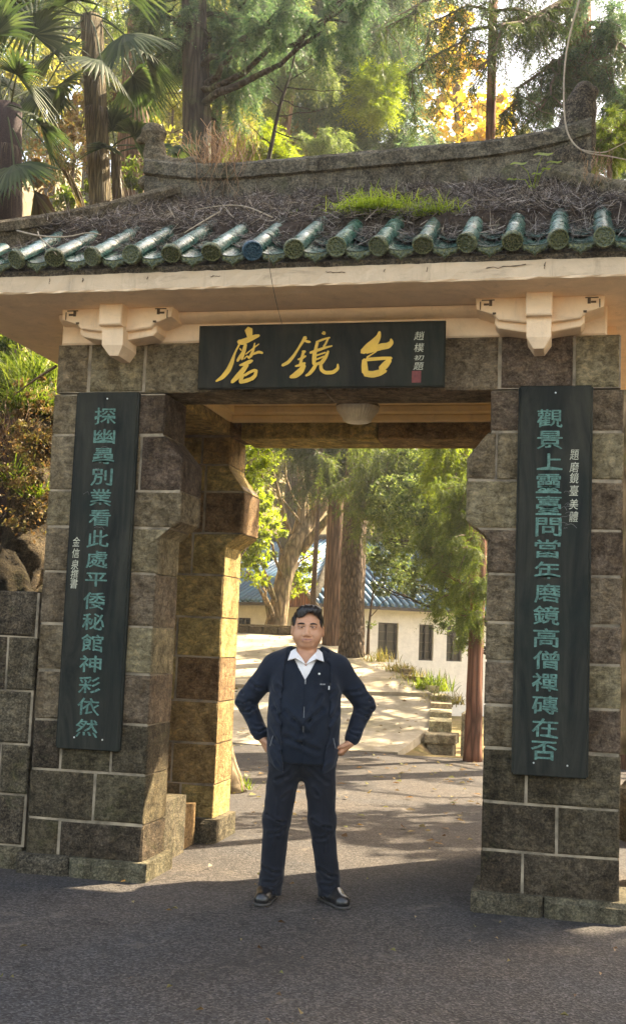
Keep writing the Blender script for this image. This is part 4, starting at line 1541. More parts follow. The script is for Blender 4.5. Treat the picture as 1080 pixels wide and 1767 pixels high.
def vneck(S, zb, hw=.088):
    S.fn(lambda X, Y, Z: np.maximum(np.abs(X - HXo + .0) - np.maximum(0, (Z - zb)) * hw / .165, Y + .02), .004, 'sub')
    S.cone((HXo, .01, 1.44), (HXo, .0, 1.56), .078, .09, .01, 'sub')


S = SDF((XC - .26, -.2, .72), (XC + .26, .18, 1.5), .006)
torso(S, .004, .80)
vneck(S, 1.285)
folds(S, 42, [((XC - .10, -.15, 1.10), (XC + .02, -.17, .98), .014, .007), ((XC + .10, -.15, 1.12), (XC - .02, -.17, .96), .014, .007), ((XC - .09, -.14, .95), (XC + .08, -.16, .88), .016, .008), ((XC + .09, -.14, 1.2), (XC + .03, -.15, 1.02), .012, .006)])
S.build('sweater', M['sweater'], man)
MB().tube([(XC - .001, -.128 - .0, 1.285), (XC, -.150, 1.22), (XC, -.166, 1.14), (XC, -.176, 1.05), (XC, -.172, .95), (XC, -.162, .87)], .0022, 6).build('zip', M['sweater'], man)
MB().tube([(XC, -.1735, 1.135), (XC, -.1805, 1.05), (XC, -.1785, .99)], .0012, 6).build('zip', M['zip'], man)
MB().box(XC - .004, XC + .004, -.139, -.130, 1.262, 1.29, .002).build('zip_pull', M['zip'], man)

J = SDF((-.50, -.215, .68), (.46, .21, 1.52), .006)
torso(J, .016, .735)
# the open front edges
J.fn(lambda X, Y, Z: np.maximum(np.maximum(np.abs(X - XC - .006) - (.108 + .03 * np.sin(4 * (Z - .75))), Y + .02), -.3 + 0 * Z), .01, 'sub')
vneck(J, 1.285, .10)
for s in (-1, 1):
    a, e, w = AR[s]
    a2 = (a[0] - s * .005, a[1], a[2])
    w2 = tuple(np.array(w) + (np.array(e) - np.array(w)) * .10)
    J.cone(a2, e, .072, .057, .035).cone(e, w2, .056, .040, .02).cone(np.array(w2) + (np.array(e) - np.array(w2)) * .12, w2, .045, .043, .008)
for s in (-1, 1):
    J.cone((HXo + s * .05, .085, 1.452), (HXo + s * .098, .02, 1.445), .020, .020, .012).cone((HXo + s * .098, .02, 1.445), (HXo + s * .122, -.065, 1.395), .020, .013, .012)
folds(J, 41, JF)
J.build('jacket', M['jacket'], man)
for s in (-1, 1):
    xs = XC + s * (.145)
    MB().tube([(xs + s * .02, -.142, .96), (xs + s * .035, -.135, .90)], .0016, 5).build('pocket_zip', M['zip'], man)
MB().box(XC + .128, XC + .134, -.143, -.137, 1.235, 1.258, .001).build('chest_zip_pull', M['shirt'], man)
MB().lathe([(0, -.004), (.006, -.003), (.007, .002)], 10, c=(XC + .075, -.1375, 1.325), ax='Y').build('lapel_pin', M['nail'], man)
for i in range(3):
    MB().box(XC + .082 + i * .010, XC + .089 + i * .010, -.1475, -.1405, 1.262, 1.270).build('chest_mark', M['zip'], man)

# trousers
T = SDF((-.30, -.20, .0), (.27, .20, 1.02), .006)
T.ell((XC, 0, .88), (.182, .135, .16), 0)
for s, kx, ax_, fx in ((-1, -.150, -.168, -.185), (1, .100, .143, .165)):
    T.cone((XC + s * .092, .0, .84), (kx, -.012, .47), .096, .075, .05)
    T.cone((kx, -.012, .47), (ax_, .005, .14), .074, .064, .03)
    T.cone((ax_, .005, .14), ((ax_ + fx) / 2, -.004, .045), .062, .066, .02)
T.fn(lambda X, Y, Z: Z - .035 - .4 * np.maximum(0, -Y - .03) + 0 * X, .004, 'sub')
T.fn(lambda X, Y, Z: 1.0 - Z + 0 * X + 0 * Y, .004, 'sub')
folds(T, 43, TF)
T.build('trousers', M['trousers'], man)
# shoes
for s, fx, fy, an in ((-1, -.185, .03, math.radians(8)), (1, .158, .03, math.radians(-24))):
    S = SDF((fx - .20, fy - .27, -.005), (fx + .20, fy + .12, .13), .005)
    c = math.cos(an)
    D = lambda x, y, z: (fx + x * c + y * math.sin(an) * 1, fy - x * math.sin(an) + y * c, z)
    S.cone(D(0, .05, .05), D(0, -.05, .05), .044, .049, .0).cone(D(0, -.05, .045), D(0, -.165, .034), .048, .042, .03)
    S.cone(D(0, .055, .06), D(0, .03, .095), .036, .036, .02)
    S.cone(D(0, -.02, .08), D(0, -.10, .052), .028, .026, .02)
    S.fn(lambda X, Y, Z: Z - .016 + 0 * X + 0 * Y, .002, 'sub')
    sob = S.build('shoe', M['shoe'], man)
    S = SDF((fx - .20, fy - .27, -.01), (fx + .20, fy + .12, .05), .005)
    S.cone(D(0, .055, .02), D(0, -.168, .02), .049, .047, 0)
    S.D = np.maximum(S.D, (np.abs(S.ax[2][None, None, :] - .009) - .009))
    S.build('sole', M['sole'], sob)
    for q in range(4):
        MB().tube([D(-.016, -.035 - .018 * q, .104 - .010 * q), D(.016, -.035 - .018 * q, .104 - .010 * q)], .0025, 5).build('lace', M['shoe'], sob)

# ------------------------------------------------------------------ plant builders
def unit(v): return v / (np.linalg.norm(v, axis=-1, keepdims=True) + 1e-9)


def leaves(R, blobs, n, size, aspect=.45, hollow=.35, flat=.5):
    """n leaves spread through blobs (x, y, z, r): folded rhombs of their own size and tilt"""
    bl = np.array(blobs, float)
    w = bl[:, 3] ** 2.2; w /= w.sum()
    idx = R.choice(len(bl), n, p=w)
    d = unit(R.normal(size=(n, 3)))
    r = (hollow + (1 - hollow) * R.uniform(size=n) ** .6) * bl[idx, 3]
    # clumps
    P = bl[idx, :3] + d * r[:, None] * np.array([1, 1, .85])
    nc = max(6, n // 90)
    ci = R.randint(0, nc, n)
    cidx = R.choice(len(bl), nc, p=w)
    cd = unit(R.normal(size=(nc, 3)))
    cp = bl[cidx, :3] + cd * (bl[cidx, 3] * R.uniform(.35, 1.08, nc))[:, None]
    cr = bl[cidx, 3] * R.uniform(.10, .24, nc)
    Q = cp[ci] + unit(R.normal(size=(n, 3))) * (cr[ci] * R.uniform(.2, 1, n) ** .5)[:, None] * np.array([1, 1, .6])
    m = R.uniform(size=n) < .72
    P[m] = Q[m]
    t = unit(R.normal(size=(n, 3)) + np.array([0, 0, -.25]))
    nn = unit(R.normal(size=(n, 3)) * flat + np.array([0, 0, 1.0]))
    s = unit(np.cross(t, nn)); nn = np.cross(s, t)
    L = size * R.uniform(.6, 1.35, n)[:, None]
    V = np.stack([P - t * L * .5, P + s * L * aspect * .5 + nn * L * .08, P + t * L * .5, P - s * L * aspect * .5 + nn * L * .08], 1).reshape(-1, 3)
    F = np.arange(4 * n).reshape(-1, 4)
    return V, F


def sprays(R, starts, dirs, L, nb=7, blade=.09, width=.010, droop=.5, spread=.75):
    """conifer sprays: curved shoots carrying narrow needle blades; all arrays, triangles only"""
    n = len(starts)
    d = unit(dirs); L = np.asarray(L).reshape(-1, 1) * np.ones((n, 1))
    side = unit(np.cross(d, np.array([0, 0, 1.0]) + R.normal(size=(n, 3)) * .25)); upv = np.cross(side, d)
    V = []; 
    def at(t): return starts + d * L * t + np.array([0, 0, -1.0]) * (droop * L * t * t)
    for k in range(nb):
        t = (k + .6) / nb
        p = at(t)
        tan = unit(d - np.array([0, 0, 1.0]) * 2 * droop * t)
        for s in (-1, 1):
            bd = unit(tan * .8 + side * s * spread + upv * R.normal(size=(n, 1)) * .3 + R.normal(size=(n, 3)) * .12)
            bl = blade * (1.15 - .6 * t) * R.uniform(.7, 1.25, (n, 1))
            wv = unit(np.cross(bd, upv + R.normal(size=(n, 3)) * .5)) * width * .5
            V.append(np.stack([p - wv, p + wv, p + bd * bl], 1))
    tip = at(1.0); wv = side * width * .35
    V.append(np.stack([starts - wv, starts + wv, tip], 1))
    V = np.concatenate(V, 0).reshape(-1, 3)
    return V, np.arange(len(V)).reshape(-1, 3)


def join(parts, k):
    V = []; F = []; b = 0
    for v, f in parts:
        V.append(v); F.append(f + b); b += len(v)
    return np.concatenate(V), np.concatenate(F)


def limb_pts(R, a, b, sag=.15, n=7, wob=.06):
    a = np.array(a, float); b = np.array(b, float); L = np.linalg.norm(b - a)
    t = np.linspace(0, 1, n)[:, None]
    P = a + (b - a) * t
    P[:, 2] += (np.sin(t[:, 0] * PI) * sag * L)
    P[1:-1] += R.normal(size=(n - 2, 3)) * wob * L * .35
    return P


def trunk_mesh(R, pts, radii, n=12, limbs=(), twigs=0, flare=1.35):
    pts = np.array(pts, float); radii = np.array(radii, float)
    t = np.linspace(0, len(pts) - 1, (len(pts) - 1) * 5 + 1)
    P = np.stack([np.interp(t, np.arange(len(pts)), pts[:, i]) for i in range(3)], 1)
    for _ in range(3):
        Q = P.copy(); Q[1:-1] = (P[:-2] + 2 * P[1:-1] + P[2:]) / 4; P = Q
    rr = np.interp(t, np.arange(len(pts)), radii)
    h = P[:, 2] - P[0, 2]
    rr = rr * (1 + (flare - 1) * np.exp(-h / .35))
    mb = MB()
    V, F = tube_np(P, rr, n, True, .07, R)
    mb.add(V.tolist(), F)
    for (q, r0, r1) in limbs:
        V, F = tube_np(q, np.linspace(r0, r1, len(q)), 6, True, .1, R)
        mb.add(V.tolist(), F)
    return mb, P, rr


def nearest_on(P, b, drop):
    tz = b[2] - drop
    i = int(np.argmin(np.abs(P[:, 2] - tz)))
    return P[max(1, min(i, len(P) - 2))], i


def make_tree(name, label, bark, trunk, radii, blobs, kind, leafm, n, size, seed, group=None, droop=.5, cat='tree', flare=1.35, limbr=.3, extra=None, aspect=.45, dead=0):
    R = np.random.RandomState(seed)
    P0 = np.array(trunk, float)
    root = empty(name, tuple(P0[0]))
    tag(root, label, cat, group)
    off = P0[0]
    P0 = P0 - off
    bl = [(b[0] - off[0], b[1] - off[1], b[2] - off[2], b[3]) for b in blobs]
    _, Ps, rs = trunk_mesh(R, P0, radii)
    limbs = []
    for b in bl:
        c = np.array(b[:3])
        hd = np.linalg.norm(c[:2] - Ps[:, :2].mean(0))
        q, i = nearest_on(Ps, c, (.15 if kind == 'conifer' else .8) * hd)
        r0 = max(.012, rs[min(i, len(rs) - 1)] * limbr)
        lp = limb_pts(R, q, c, -.03 if kind == 'conifer' else .08)
        limbs.append((lp, r0, r0 * .3))
        for k in range(4):
            e = c + unit(R.normal(size=3)) * b[3] * .8
            limbs.append((limb_pts(R, lp[4 + k % 2], e, .0), r0 * .35, .004))
    if dead:
        for k in range(dead):
            i = R.randint(len(Ps) // 4, len(Ps))
            a = R.uniform(0, 2 * PI); L = R.uniform(.4, 1.6)
            e = Ps[i] + np.array([math.cos(a) * L, math.sin(a) * L, R.uniform(-.5, .1) * L])
            limbs.append((limb_pts(R, Ps[i], e, .05), max(.01, rs[i] * .12), .004))
    mb, _, _ = trunk_mesh(R, P0, radii, 12, limbs, flare=flare)
    mb.build('trunk', bark, root, True)
    if not len(bl): return root
    if kind == 'leafy':
        V, F = leaves(R, bl, n, size, aspect)
        mesh('crown', V, F, leafm, root)
    else:
        B_ = np.array(bl); w = B_[:, 3] ** 2; w /= w.sum()
        # secondary twigs running outward inside each blob, sprays along them
        nt = max(6, n // 26)
        idx = R.choice(len(B_), nt, p=w)
        c = B_[idx, :3]; r = B_[idx, 3:4]
        ht = c[:, :2]
        od = np.concatenate([unit(ht + 1e-3), np.full((nt, 1), -.1)], 1)
        s0 = c + R.normal(size=(nt, 3)) * r * np.array([.42, .42, .42])
        dv = unit(od * .7 + R.normal(size=(nt, 3)) * .8 + np.array([0, 0, -.15]))
        ln = r * R.uniform(.45, .95, (nt, 1))
        k = n // nt
        tt = R.uniform(0, 1, (nt, k, 1))
        S0 = s0[:, None, :] + dv[:, None, :] * ln[:, None, :] * tt + np.array([0, 0, -1.0]) * (ln[:, None, :] * tt ** 2 * droop * .8)
        DD = dv[:, None, :] * .55 + R.normal(size=(nt, k, 3)) * .5 + np.array([0, 0, -.35 - droop * .5])
        V, F = sprays(R, S0.reshape(-1, 3), DD.reshape(-1, 3), size * R.uniform(.6, 1.5, nt * k), 6, size * .42, size * .055, droop)
        mesh('crown', V, F, leafm, root)
        tw = MB()
        for i in range(0, nt, max(1, nt // 60)):
            q = s0[i] + dv[i] * ln[i] * np.linspace(0, 1, 5)[:, None] + np.array([0, 0, -1.0]) * (ln[i] * np.linspace(0, 1, 5)[:, None] ** 2 * droop * .8)
            V_, F_ = tube_np(q, np.linspace(.010, .003, 5), 4, False)
            tw.add(V_.tolist(), F_)
        tag(tw.build('twigs', M['twig'], root), kind='stuff')
    if extra: extra(root, off, R)
    return root


def blade_clump(R, n, L, w, spread=.8, lean=(0, 0), seg=4, base=.06):
    """arching grass blades"""
    V = []; F = []
    for i in range(n):
        a = R.uniform(0, 2 * PI); l = L * R.uniform(.5, 1.15); s = spread * R.uniform(.2, 1.1)
        dx, dy = math.cos(a) * s + lean[0], math.sin(a) * s + lean[1]
        b = np.array([R.normal() * base, R.normal() * base, 0])
        sd = np.array([-math.sin(a), math.cos(a), 0]) * w * .5 * R.uniform(.7, 1.3)
        k0 = len(V)
        for k in range(seg + 1):
            t = k / seg
            p = b + np.array([dx * l * t, dy * l * t, l * (t - .75 * s * t * t)])
            q = 1 - t ** 2 * .9
            V += [p - sd * q, p + sd * q]
        for k in range(seg):
            j = k0 + 2 * k
            F.append((j, j + 1, j + 3, j + 2))
    return V, F


def grass_clump(loc, n, L, w, mat, label, seed, cat='grass', group=None, spread=.8, lean=(0, 0), base=.06, name='grass_clump'):
    R = np.random.RandomState(seed)
    V, F = blade_clump(R, n, L, w, spread, lean, 4, base)
    o = mesh(name, V, F, mat)
    o.location = loc
    return tag(o, label, cat, group)


# ------------------------------------------------------------------ litter, grass and seedlings on the roof
def roof_litter():
    R = np.random.RandomState(21)
    # matted mound
    xs = np.linspace(-2.2, 2.2, 150); ts = np.linspace(0, 1, 34)
    V = []; 
    for t in ts:
        for x in xs:
            ylo = Y0 + .43 + .07 * math.sin(x * 5) + .05 * math.sin(x * 13 + 1)
            yhi = RY - .10
            y = ylo + (yhi - ylo) * t
            lim = HX - (HX - RX) * (y - Y0) / (RY - Y0)
            xx = max(-lim + .1, min(lim - .1, x))
            z = roof_z(xx, y) + .035 + .045 * min(1, t * 5) + .024 * vnoise(xx * 1.0, y, 9, 8) + .014 * vnoise(xx, y, 31, 9)
            if t == 0: z -= .08
            V.append((xx, y, z))
    nx = len(xs)
    F = [(j * nx + i, j * nx + i + 1, (j + 1) * nx + i + 1, (j + 1) * nx + i) for j in range(len(ts) - 1) for i in range(nx - 1)]
    o = mesh('roof_litter', V, F, M['humus'])
    tag(o, 'matted dark humus of fallen needles filling the roof between the tiles', 'leaf litter', kind='stuff')
    # loose needles and curled twigs
    n = 24000
    y = Y0 + .12 + (RY - Y0 - .2) * R.uniform(0, 1, n) ** 1.0
    lim = HX - (HX - RX) * (y - Y0) / (RY - Y0)
    x = R.uniform(-1, 1, n) * (lim - .08)
    # on the bare lower tiles only a few
    rowd = np.abs((x - ROWX[0] + PITCH / 2) % PITCH - PITCH / 2)
    low = (y < Y0 + .46)
    keep = ~(low & (rowd < .06)) | (R.uniform(size=n) < .04)
    keep &= ~(low & (R.uniform(size=n) < .25))
    x, y = x[keep], y[keep]; n = len(x); low = low[keep]
    z = roof_z(x, y) + np.where(low, .0, .085) + .024 * vnoise(x, y, 9, 8) * (~low) + .014 * vnoise(x, y, 31, 9) * (~low) + R.uniform(-.02, .055, n)
    P = np.stack([x, y, z], 1)
    a = R.uniform(0, 2 * PI, n)
    d = np.stack([np.cos(a), np.sin(a), R.normal(size=n) * .35 + np.sin(a) * SL], 1); d = unit(d)
    s = unit(np.cross(d, R.normal(size=(n, 3))))
    L = R.uniform(.04, .15, n)[:, None]; w = R.uniform(.0015, .0055, n)[:, None]
    bend = np.cross(d, s) * R.normal(size=(n, 1)) * .9
    K = 4; rings = []
    for k in range(K + 1):
        t = k / K - .5
        c = P + d * L * t + bend * L * (t * t) * 2
        rings += [c - s * w * .5 * (1 - abs(t)), c + s * w * .5 * (1 - abs(t))]
    V = np.stack(rings, 1).reshape(-1, 3)
    base = np.arange(n)[:, None] * (2 * K + 2)
    F = np.concatenate([base + np.array([[2 * k, 2 * k + 1, 2 * k + 3, 2 * k + 2]]) for k in range(K)], 0)
    o = mesh('roof_needles', V, F, M['litter'])
    tag(o, 'dry curled needles and bits of twig strewn over the roof', 'leaf litter', kind='stuff')


M['roof_grass'] = leaf_mat('roof_grass', [(.14, .20, .02), (.30, .38, .05), (.42, .46, .10)], .6)
k = NT('humus'); v = k.co(world=True); f_ = k.noise(v, 30, 6, .75)
k.bsdf(k.ramp(f_, [(.3, (.03, .022, .018)), (.6, (.075, .052, .038)), (.8, (.16, .12, .09))]), .95, k.bump(f_, .03), .1); M['humus'] = k.m
roof_litter()
for (x, y, n, L, m, lab, sd, sp) in ((.28, .10, 1700, .125, 'roof_grass', 'wide yellow green grass clump lit by the sun on the roof litter', 1, 1.1), (.66, .0, 420, .11, 'roof_grass', 'small darker grass clump beside the bright one on the roof', 2, 1.0)):
    grass_clump((x, y, roof_z(x, y) + .07), n, L, .0042, M[m], lab, sd, spread=sp * 1.2, base=.13 if n > 600 else .09)


def seedling(loc):
    r = empty('seedling', loc)
    tag(r, 'round leaved seedling growing at the right end of the roof ridge', 'plant')
    R = random.Random(3)
    st = MB()
    tips = [(-.10, -.05, .10, .05), (.06, -.04, .16, .058), (.13, -.02, .11, .045), (-.14, -.06, -.01, .03), (.02, -.06, .02, .03), (.0, -.05, -.06, .03), (.08, -.06, .05, .028)]
    for t in tips: st.tube([(0, 0, -.10), (t[0] * .4, t[1] * .5, t[2] * .5), t[:3]], [.003, .0025, .0015], 5)
    st.build('stem', M['leaf_lime'], r)
    for t in tips:
        c = np.array(t[:3]); V = [tuple(c)]
        for i in range(12):
            a = 2 * PI * i / 12
            V.append((c[0] + math.cos(a) * t[3] * 1.15, c[1] + math.sin(a) * t[3] * .7, c[2] + math.sin(a) * t[3] * .45 + .006 * math.cos(3 * a)))
        mesh('leaf', V, [(0, 1 + i, 1 + (i + 1) % 12) for i in range(12)], M['leaf_lime'], r)


seedling((1.25, .55, roof_z(1.25, .55) + .18))


def root_tuft(loc, n, L, label, seed, w=.006, spread=.12, mat=None):
    R = np.random.RandomState(seed)
    V = []; F = []
    for i in range(n):
        b = np.array([R.normal() * spread * .5, R.normal() * spread * .3, R.uniform(-.45, .1) * L]); l = L * R.uniform(.2, .85)
        k0 = len(V); dx, dy = R.normal(size=2) * .22
        a = R.uniform(0, PI); sd = np.array([math.cos(a), math.sin(a), 0]) * w * .5 * R.uniform(.4, 1.3)
        ph = R.uniform(0, 6, 2)
        for k in range(7):
            t = k / 6
            p = b * np.array([1 - .5 * t, 1, 1]) + np.array([dx * l * t + .05 * L * math.sin(7 * t + ph[0]), dy * l * t + .05 * L * math.sin(6 * t + ph[1]), -l * t])
            V += [p - sd * (1 - .7 * t), p + sd * (1 - .7 * t)]
        for k in range(6):
            j = k0 + 2 * k; F.append((j, j + 1, j + 3, j + 2))
    o = mesh('hanging_roots', V, F, mat or M['dry_root'])
    o.location = loc
    return tag(o, label, 'dry roots')


root_tuft((1.653, 0.300, 4.675), 46, .30, 'small tuft of dry reddish roots hanging beside the seedling', 5, .004, .10)
root_tuft((-1.051, 0.950, 5.230), 300, .62, 'shaggy curtain of dry roots hanging over the ridge behind the beast', 6, .007, .30)


def vine(pts, r, label, name='vine', mat='twig_pale'):
    o = MB().tube(pts, np.linspace(r, r * .5, len(pts)), 6).build(name, M[mat], None, True)
    o['label'] = label; o['category'] = 'vine'
    return o


def smooth_pts(P, k=4):
    P = np.array(P, float); t = np.arange(len(P)); tt = np.linspace(0, len(P) - 1, (len(P) - 1) * k + 1)
    Q = np.stack([np.interp(tt, t, P[:, i]) for i in range(3)], 1)
    for _ in range(4):
        W = Q.copy(); W[1:-1] = (Q[:-2] + 2 * Q[1:-1] + Q[2:]) / 4; Q = W
    return Q


vine(smooth_pts([(1.648, 1.200, 6.612), (1.522, 1.000, 6.107), (1.434, 0.800, 5.620), (1.429, 0.700, 5.237), (1.449, 0.600, 4.965), (1.508, 0.500, 4.809), (1.601, 0.450, 4.727), (1.710, 0.450, 4.713), (1.907, 0.400, 4.634)]), .008, 'long pale vine looping down past the right ridge end')
vine(smooth_pts([(1.545, 0.500, 4.783), (1.692, 0.450, 4.722), (1.766, 0.500, 4.782), (1.916, 0.600, 4.897)]), .005, 'thin vine side shoot running right above the roof')
vine(smooth_pts([(-0.235, -0.600, 3.815), (-0.209, -0.620, 3.649), (-0.207, -0.500, 3.546), (-0.209, -0.400, 3.487), (-0.193, -0.350, 3.411)]), .0022, 'thin dark twig hanging from the eave in front of the plaque', 'hanging_twig', 'twig')
vine(smooth_pts([(-1.875, -0.550, 3.995), (-1.698, -0.600, 3.932), (-1.497, -0.600, 3.917), (-1.430, -0.500, 3.987), (-1.355, -0.450, 3.983)]), .006, 'curved dry twig lying across the leftmost roof tiles', 'fallen_twig')
vine(smooth_pts([(-1.759, -0.500, 4.000), (-1.699, -0.580, 3.925), (-1.606, -0.620, 3.859), (-1.549, -0.650, 3.792)]), .005, 'short forked twig poking over the eave at far left', 'fallen_twig')
vine(smooth_pts([(-0.702, -0.100, 4.236), (-0.800, -0.200, 4.126), (-0.847, -0.350, 4.010)]), .006, 'straight pale twig leaning on the tile litter left of centre', 'fallen_twig')
vine(smooth_pts([(-0.353, -0.100, 4.182), (-0.579, 0.000, 4.319), (-0.809, 0.100, 4.352), (-0.949, 0.100, 4.334)]), .005, 'bent pale twig lying on the roof litter below the ridge', 'fallen_twig')
vine(smooth_pts([(-2.303, 1.000, 3.507), (-2.724, 1.500, 3.523), (-3.156, 2.000, 3.505)]), .012, 'dark cable running from under the left eave to the bank', 'cable', 'twig')

# ------------------------------------------------------------------ bank at the left, rocks, tufts
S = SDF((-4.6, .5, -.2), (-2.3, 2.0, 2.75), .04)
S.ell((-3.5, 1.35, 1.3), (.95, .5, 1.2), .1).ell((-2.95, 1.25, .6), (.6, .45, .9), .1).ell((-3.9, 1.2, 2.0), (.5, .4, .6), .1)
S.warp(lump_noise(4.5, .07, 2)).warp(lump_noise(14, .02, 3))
tag(S.build('rock_outcrop', M['shaded_rock']), 'rock darkened by painted shade, rising behind the low side wall', 'rock')
S = SDF((-3.6, 1.6, .8), (-2.4, 3.4, 4.0), .035)
S.ell((-3.05, 2.5, 2.0), (.30, .5, 1.0), .1).ell((-3.15, 2.7, 2.9), (.35, .5, .7), .1)
S.warp(lump_noise(6, .06, 5)).warp(lump_noise(18, .02, 6))
tag(S.build('bank_rock', M['rock']), 'pale sunlit rock of the bank just beside the left pier', 'rock')
TU = [((-3.218, 2.600, 3.726), 170, .55, 'leaf_mid', 'wide bright green fern tuft at the top of the bank'), ((-3.212, 2.400, 3.418), 200, .5, 'leaf_mid', 'hanging yellow green grass on the bank under the fern'),
      ((-3.154, 2.100, 2.776), 60, .42, 'leaf_mid', 'spiky long leaved tuft halfway down the bank'), ((-2.858, 2.100, 2.629), 110, .25, 'grass', 'short bright grass tuft beside the left pier edge'),
      ((-3.063, 2.500, 3.411), 150, .4, 'grass', 'narrow grass tuft touching the pier at the bank edge'), ((-3.554, 2.800, 3.802), 90, .5, 'leaf_mid', 'shaded grass tuft beside the palm trunk'), ((-3.003, 2.300, 3.113), 70, .22, 'grass_dry', 'dry yellow moss tuft on the pale rock')]
for i, (p, n, L, m, lab) in enumerate(TU):
    grass_clump(p, n, L, .012, M[m], lab, 30 + i, spread=1.25, lean=(.1, -.25), base=.10, name='bank_tuft')
R_ = np.random.RandomState(3)
V, F = leaves(R_, [(*(-3.587, 3.200, 4.007), .5), (*(-3.884, 3.400, 4.176), .6), (*(-3.510, 3.400, 4.170), .5), (*(-3.877, 3.200, 3.780), .5)], 2600, .07, .6)
sh = mesh('bank_shrub', V, F, M['leaf_mid']); tag(sh, 'leafy green shrub on the bank under the left eave corner', 'shrub')


V, F = leaves(R_, [(*(-2.886, 2.000, 3.112), .32), (*(-3.036, 2.000, 2.962), .35), (*(-2.761, 1.900, 2.752), .25), (*(-2.911, 1.700, 2.578), .30), (*(-2.694, 1.600, 2.380), .22), (*(-2.929, 2.100, 3.434), .3)], 4200, .035, .5)
tag(mesh('bank_creeper', V, F, M['leaf_brown']), 'brown creeper and dead fern clinging to the rock of the bank', 'creeper')
root_tuft((-3.257, 2.200, 3.508), 90, .8, 'long dry roots trailing down the bank at the left edge', 15, .008, .35)
# ------------------------------------------------------------------ fan palms
def fan_leaf(R, mb_leaf, mb_stalk, o, tip, size, nseg=26, dead=False):
    o = np.array(o); tip = np.array(tip)
    d = unit(tip - o)
    mid = (o + tip) / 2 + np.array([0, 0, .10 * np.linalg.norm(tip - o)])
    V, F = tube_np(smooth_pts([o, mid, tip], 3), .010, 5, False)
    mb_stalk.add(V.tolist(), F)
    side = unit(np.cross(d, [0, 0, 1.0]) + R.normal(size=3) * .35); nrm = np.cross(side, d)
    nrm = unit(nrm + R.normal(size=3) * .2); side = unit(np.cross(d, nrm))
    V = []; F = []
    sp = 2.5 if not dead else 1.0
    for i in range(nseg):
        a = (i / (nseg - 1) - .5) * sp * 1.25
        dd = unit(d * math.cos(a) + side * math.sin(a) + nrm * (.22 * math.cos(2 * a)))
        L = size * (1 - .22 * abs(a) / 1.6) * R.uniform(.85, 1.08)
        ws = unit(np.cross(dd, nrm))
        k0 = len(V)
        fold = nrm * .012
        for t, w in ((0, .006), (.35, .030), (.62, .020), (.85, .010), (1.0, .001)):
            dr = -(t ** 2.2) * L * (.30 if not dead else .8)
            p = tip + dd * L * t + np.array([0, 0, dr])
            V += [p - ws * w, p + fold * (1 - t), p + ws * w]
        for k in range(4):
            j = k0 + 3 * k
            F += [(j, j + 1, j + 4, j + 3), (j + 1, j + 2, j + 5, j + 4)]
    mb_leaf.add([tuple(v) for v in V], F)


def palm(name, label, base, top, r, tips, seed, bark, size=.75, skirt=None, fibres=0):
    R = np.random.RandomState(seed)
    root = empty(name, base); tag(root, label, 'palm tree')
    off = np.array(base)
    pts = [np.array(base) - off, (np.array(base) * .5 + np.array(top) * .5) - off + R.normal(size=3) * .04, np.array(top) - off]
    mb, P, rr = trunk_mesh(R, pts, [r * 1.1, r, r * 1.02], 16, flare=1.1)
    mb.build('trunk', bark, root, True)
    if fibres:
        V = []; F = []
        for i in range(fibres):
            t = R.uniform(.02, 1); q = P[int(t * (len(P) - 1))]
            a = R.uniform(0, 2 * PI); o = q + np.array([math.cos(a), math.sin(a), 0]) * r * 1.02
            L = R.uniform(.10, .36); k0 = len(V); sd = np.array([-math.sin(a), math.cos(a), 0]) * R.uniform(.002, .007)
            out = np.array([math.cos(a), math.sin(a), 0]) * R.uniform(.02, .10) + R.normal(size=3) * .02
            for k in range(3):
                t2 = k / 2; p = o + out * t2 * (1.3 - .5 * t2) + np.array([0, 0, -L * t2 ** 1.3])
                V += [p - sd * (1 - .6 * t2), p + sd * (1 - .6 * t2)]
            for k in range(2): F.append((k0 + 2 * k, k0 + 2 * k + 1, k0 + 2 * k + 3, k0 + 2 * k + 2))
        mesh('trunk_fibres', V, F, fibre_m if skirt is None else skirt, root)
    c = np.array(top) - off
    for tp in tips:
        dead = len(tp) > 4 and tp[4]
        st = MB(); lf = MB()
        fan_leaf(R, lf, st, c + R.normal(size=3) * .04, np.array(tp[:3]) - off, tp[3], 26, dead)
        lo = lf.build('frond', M['leaf_brown'] if dead else M['palm_leaf'], root)
        st.build('frond_stalk', M['palm_leaf'], lo)
    return root


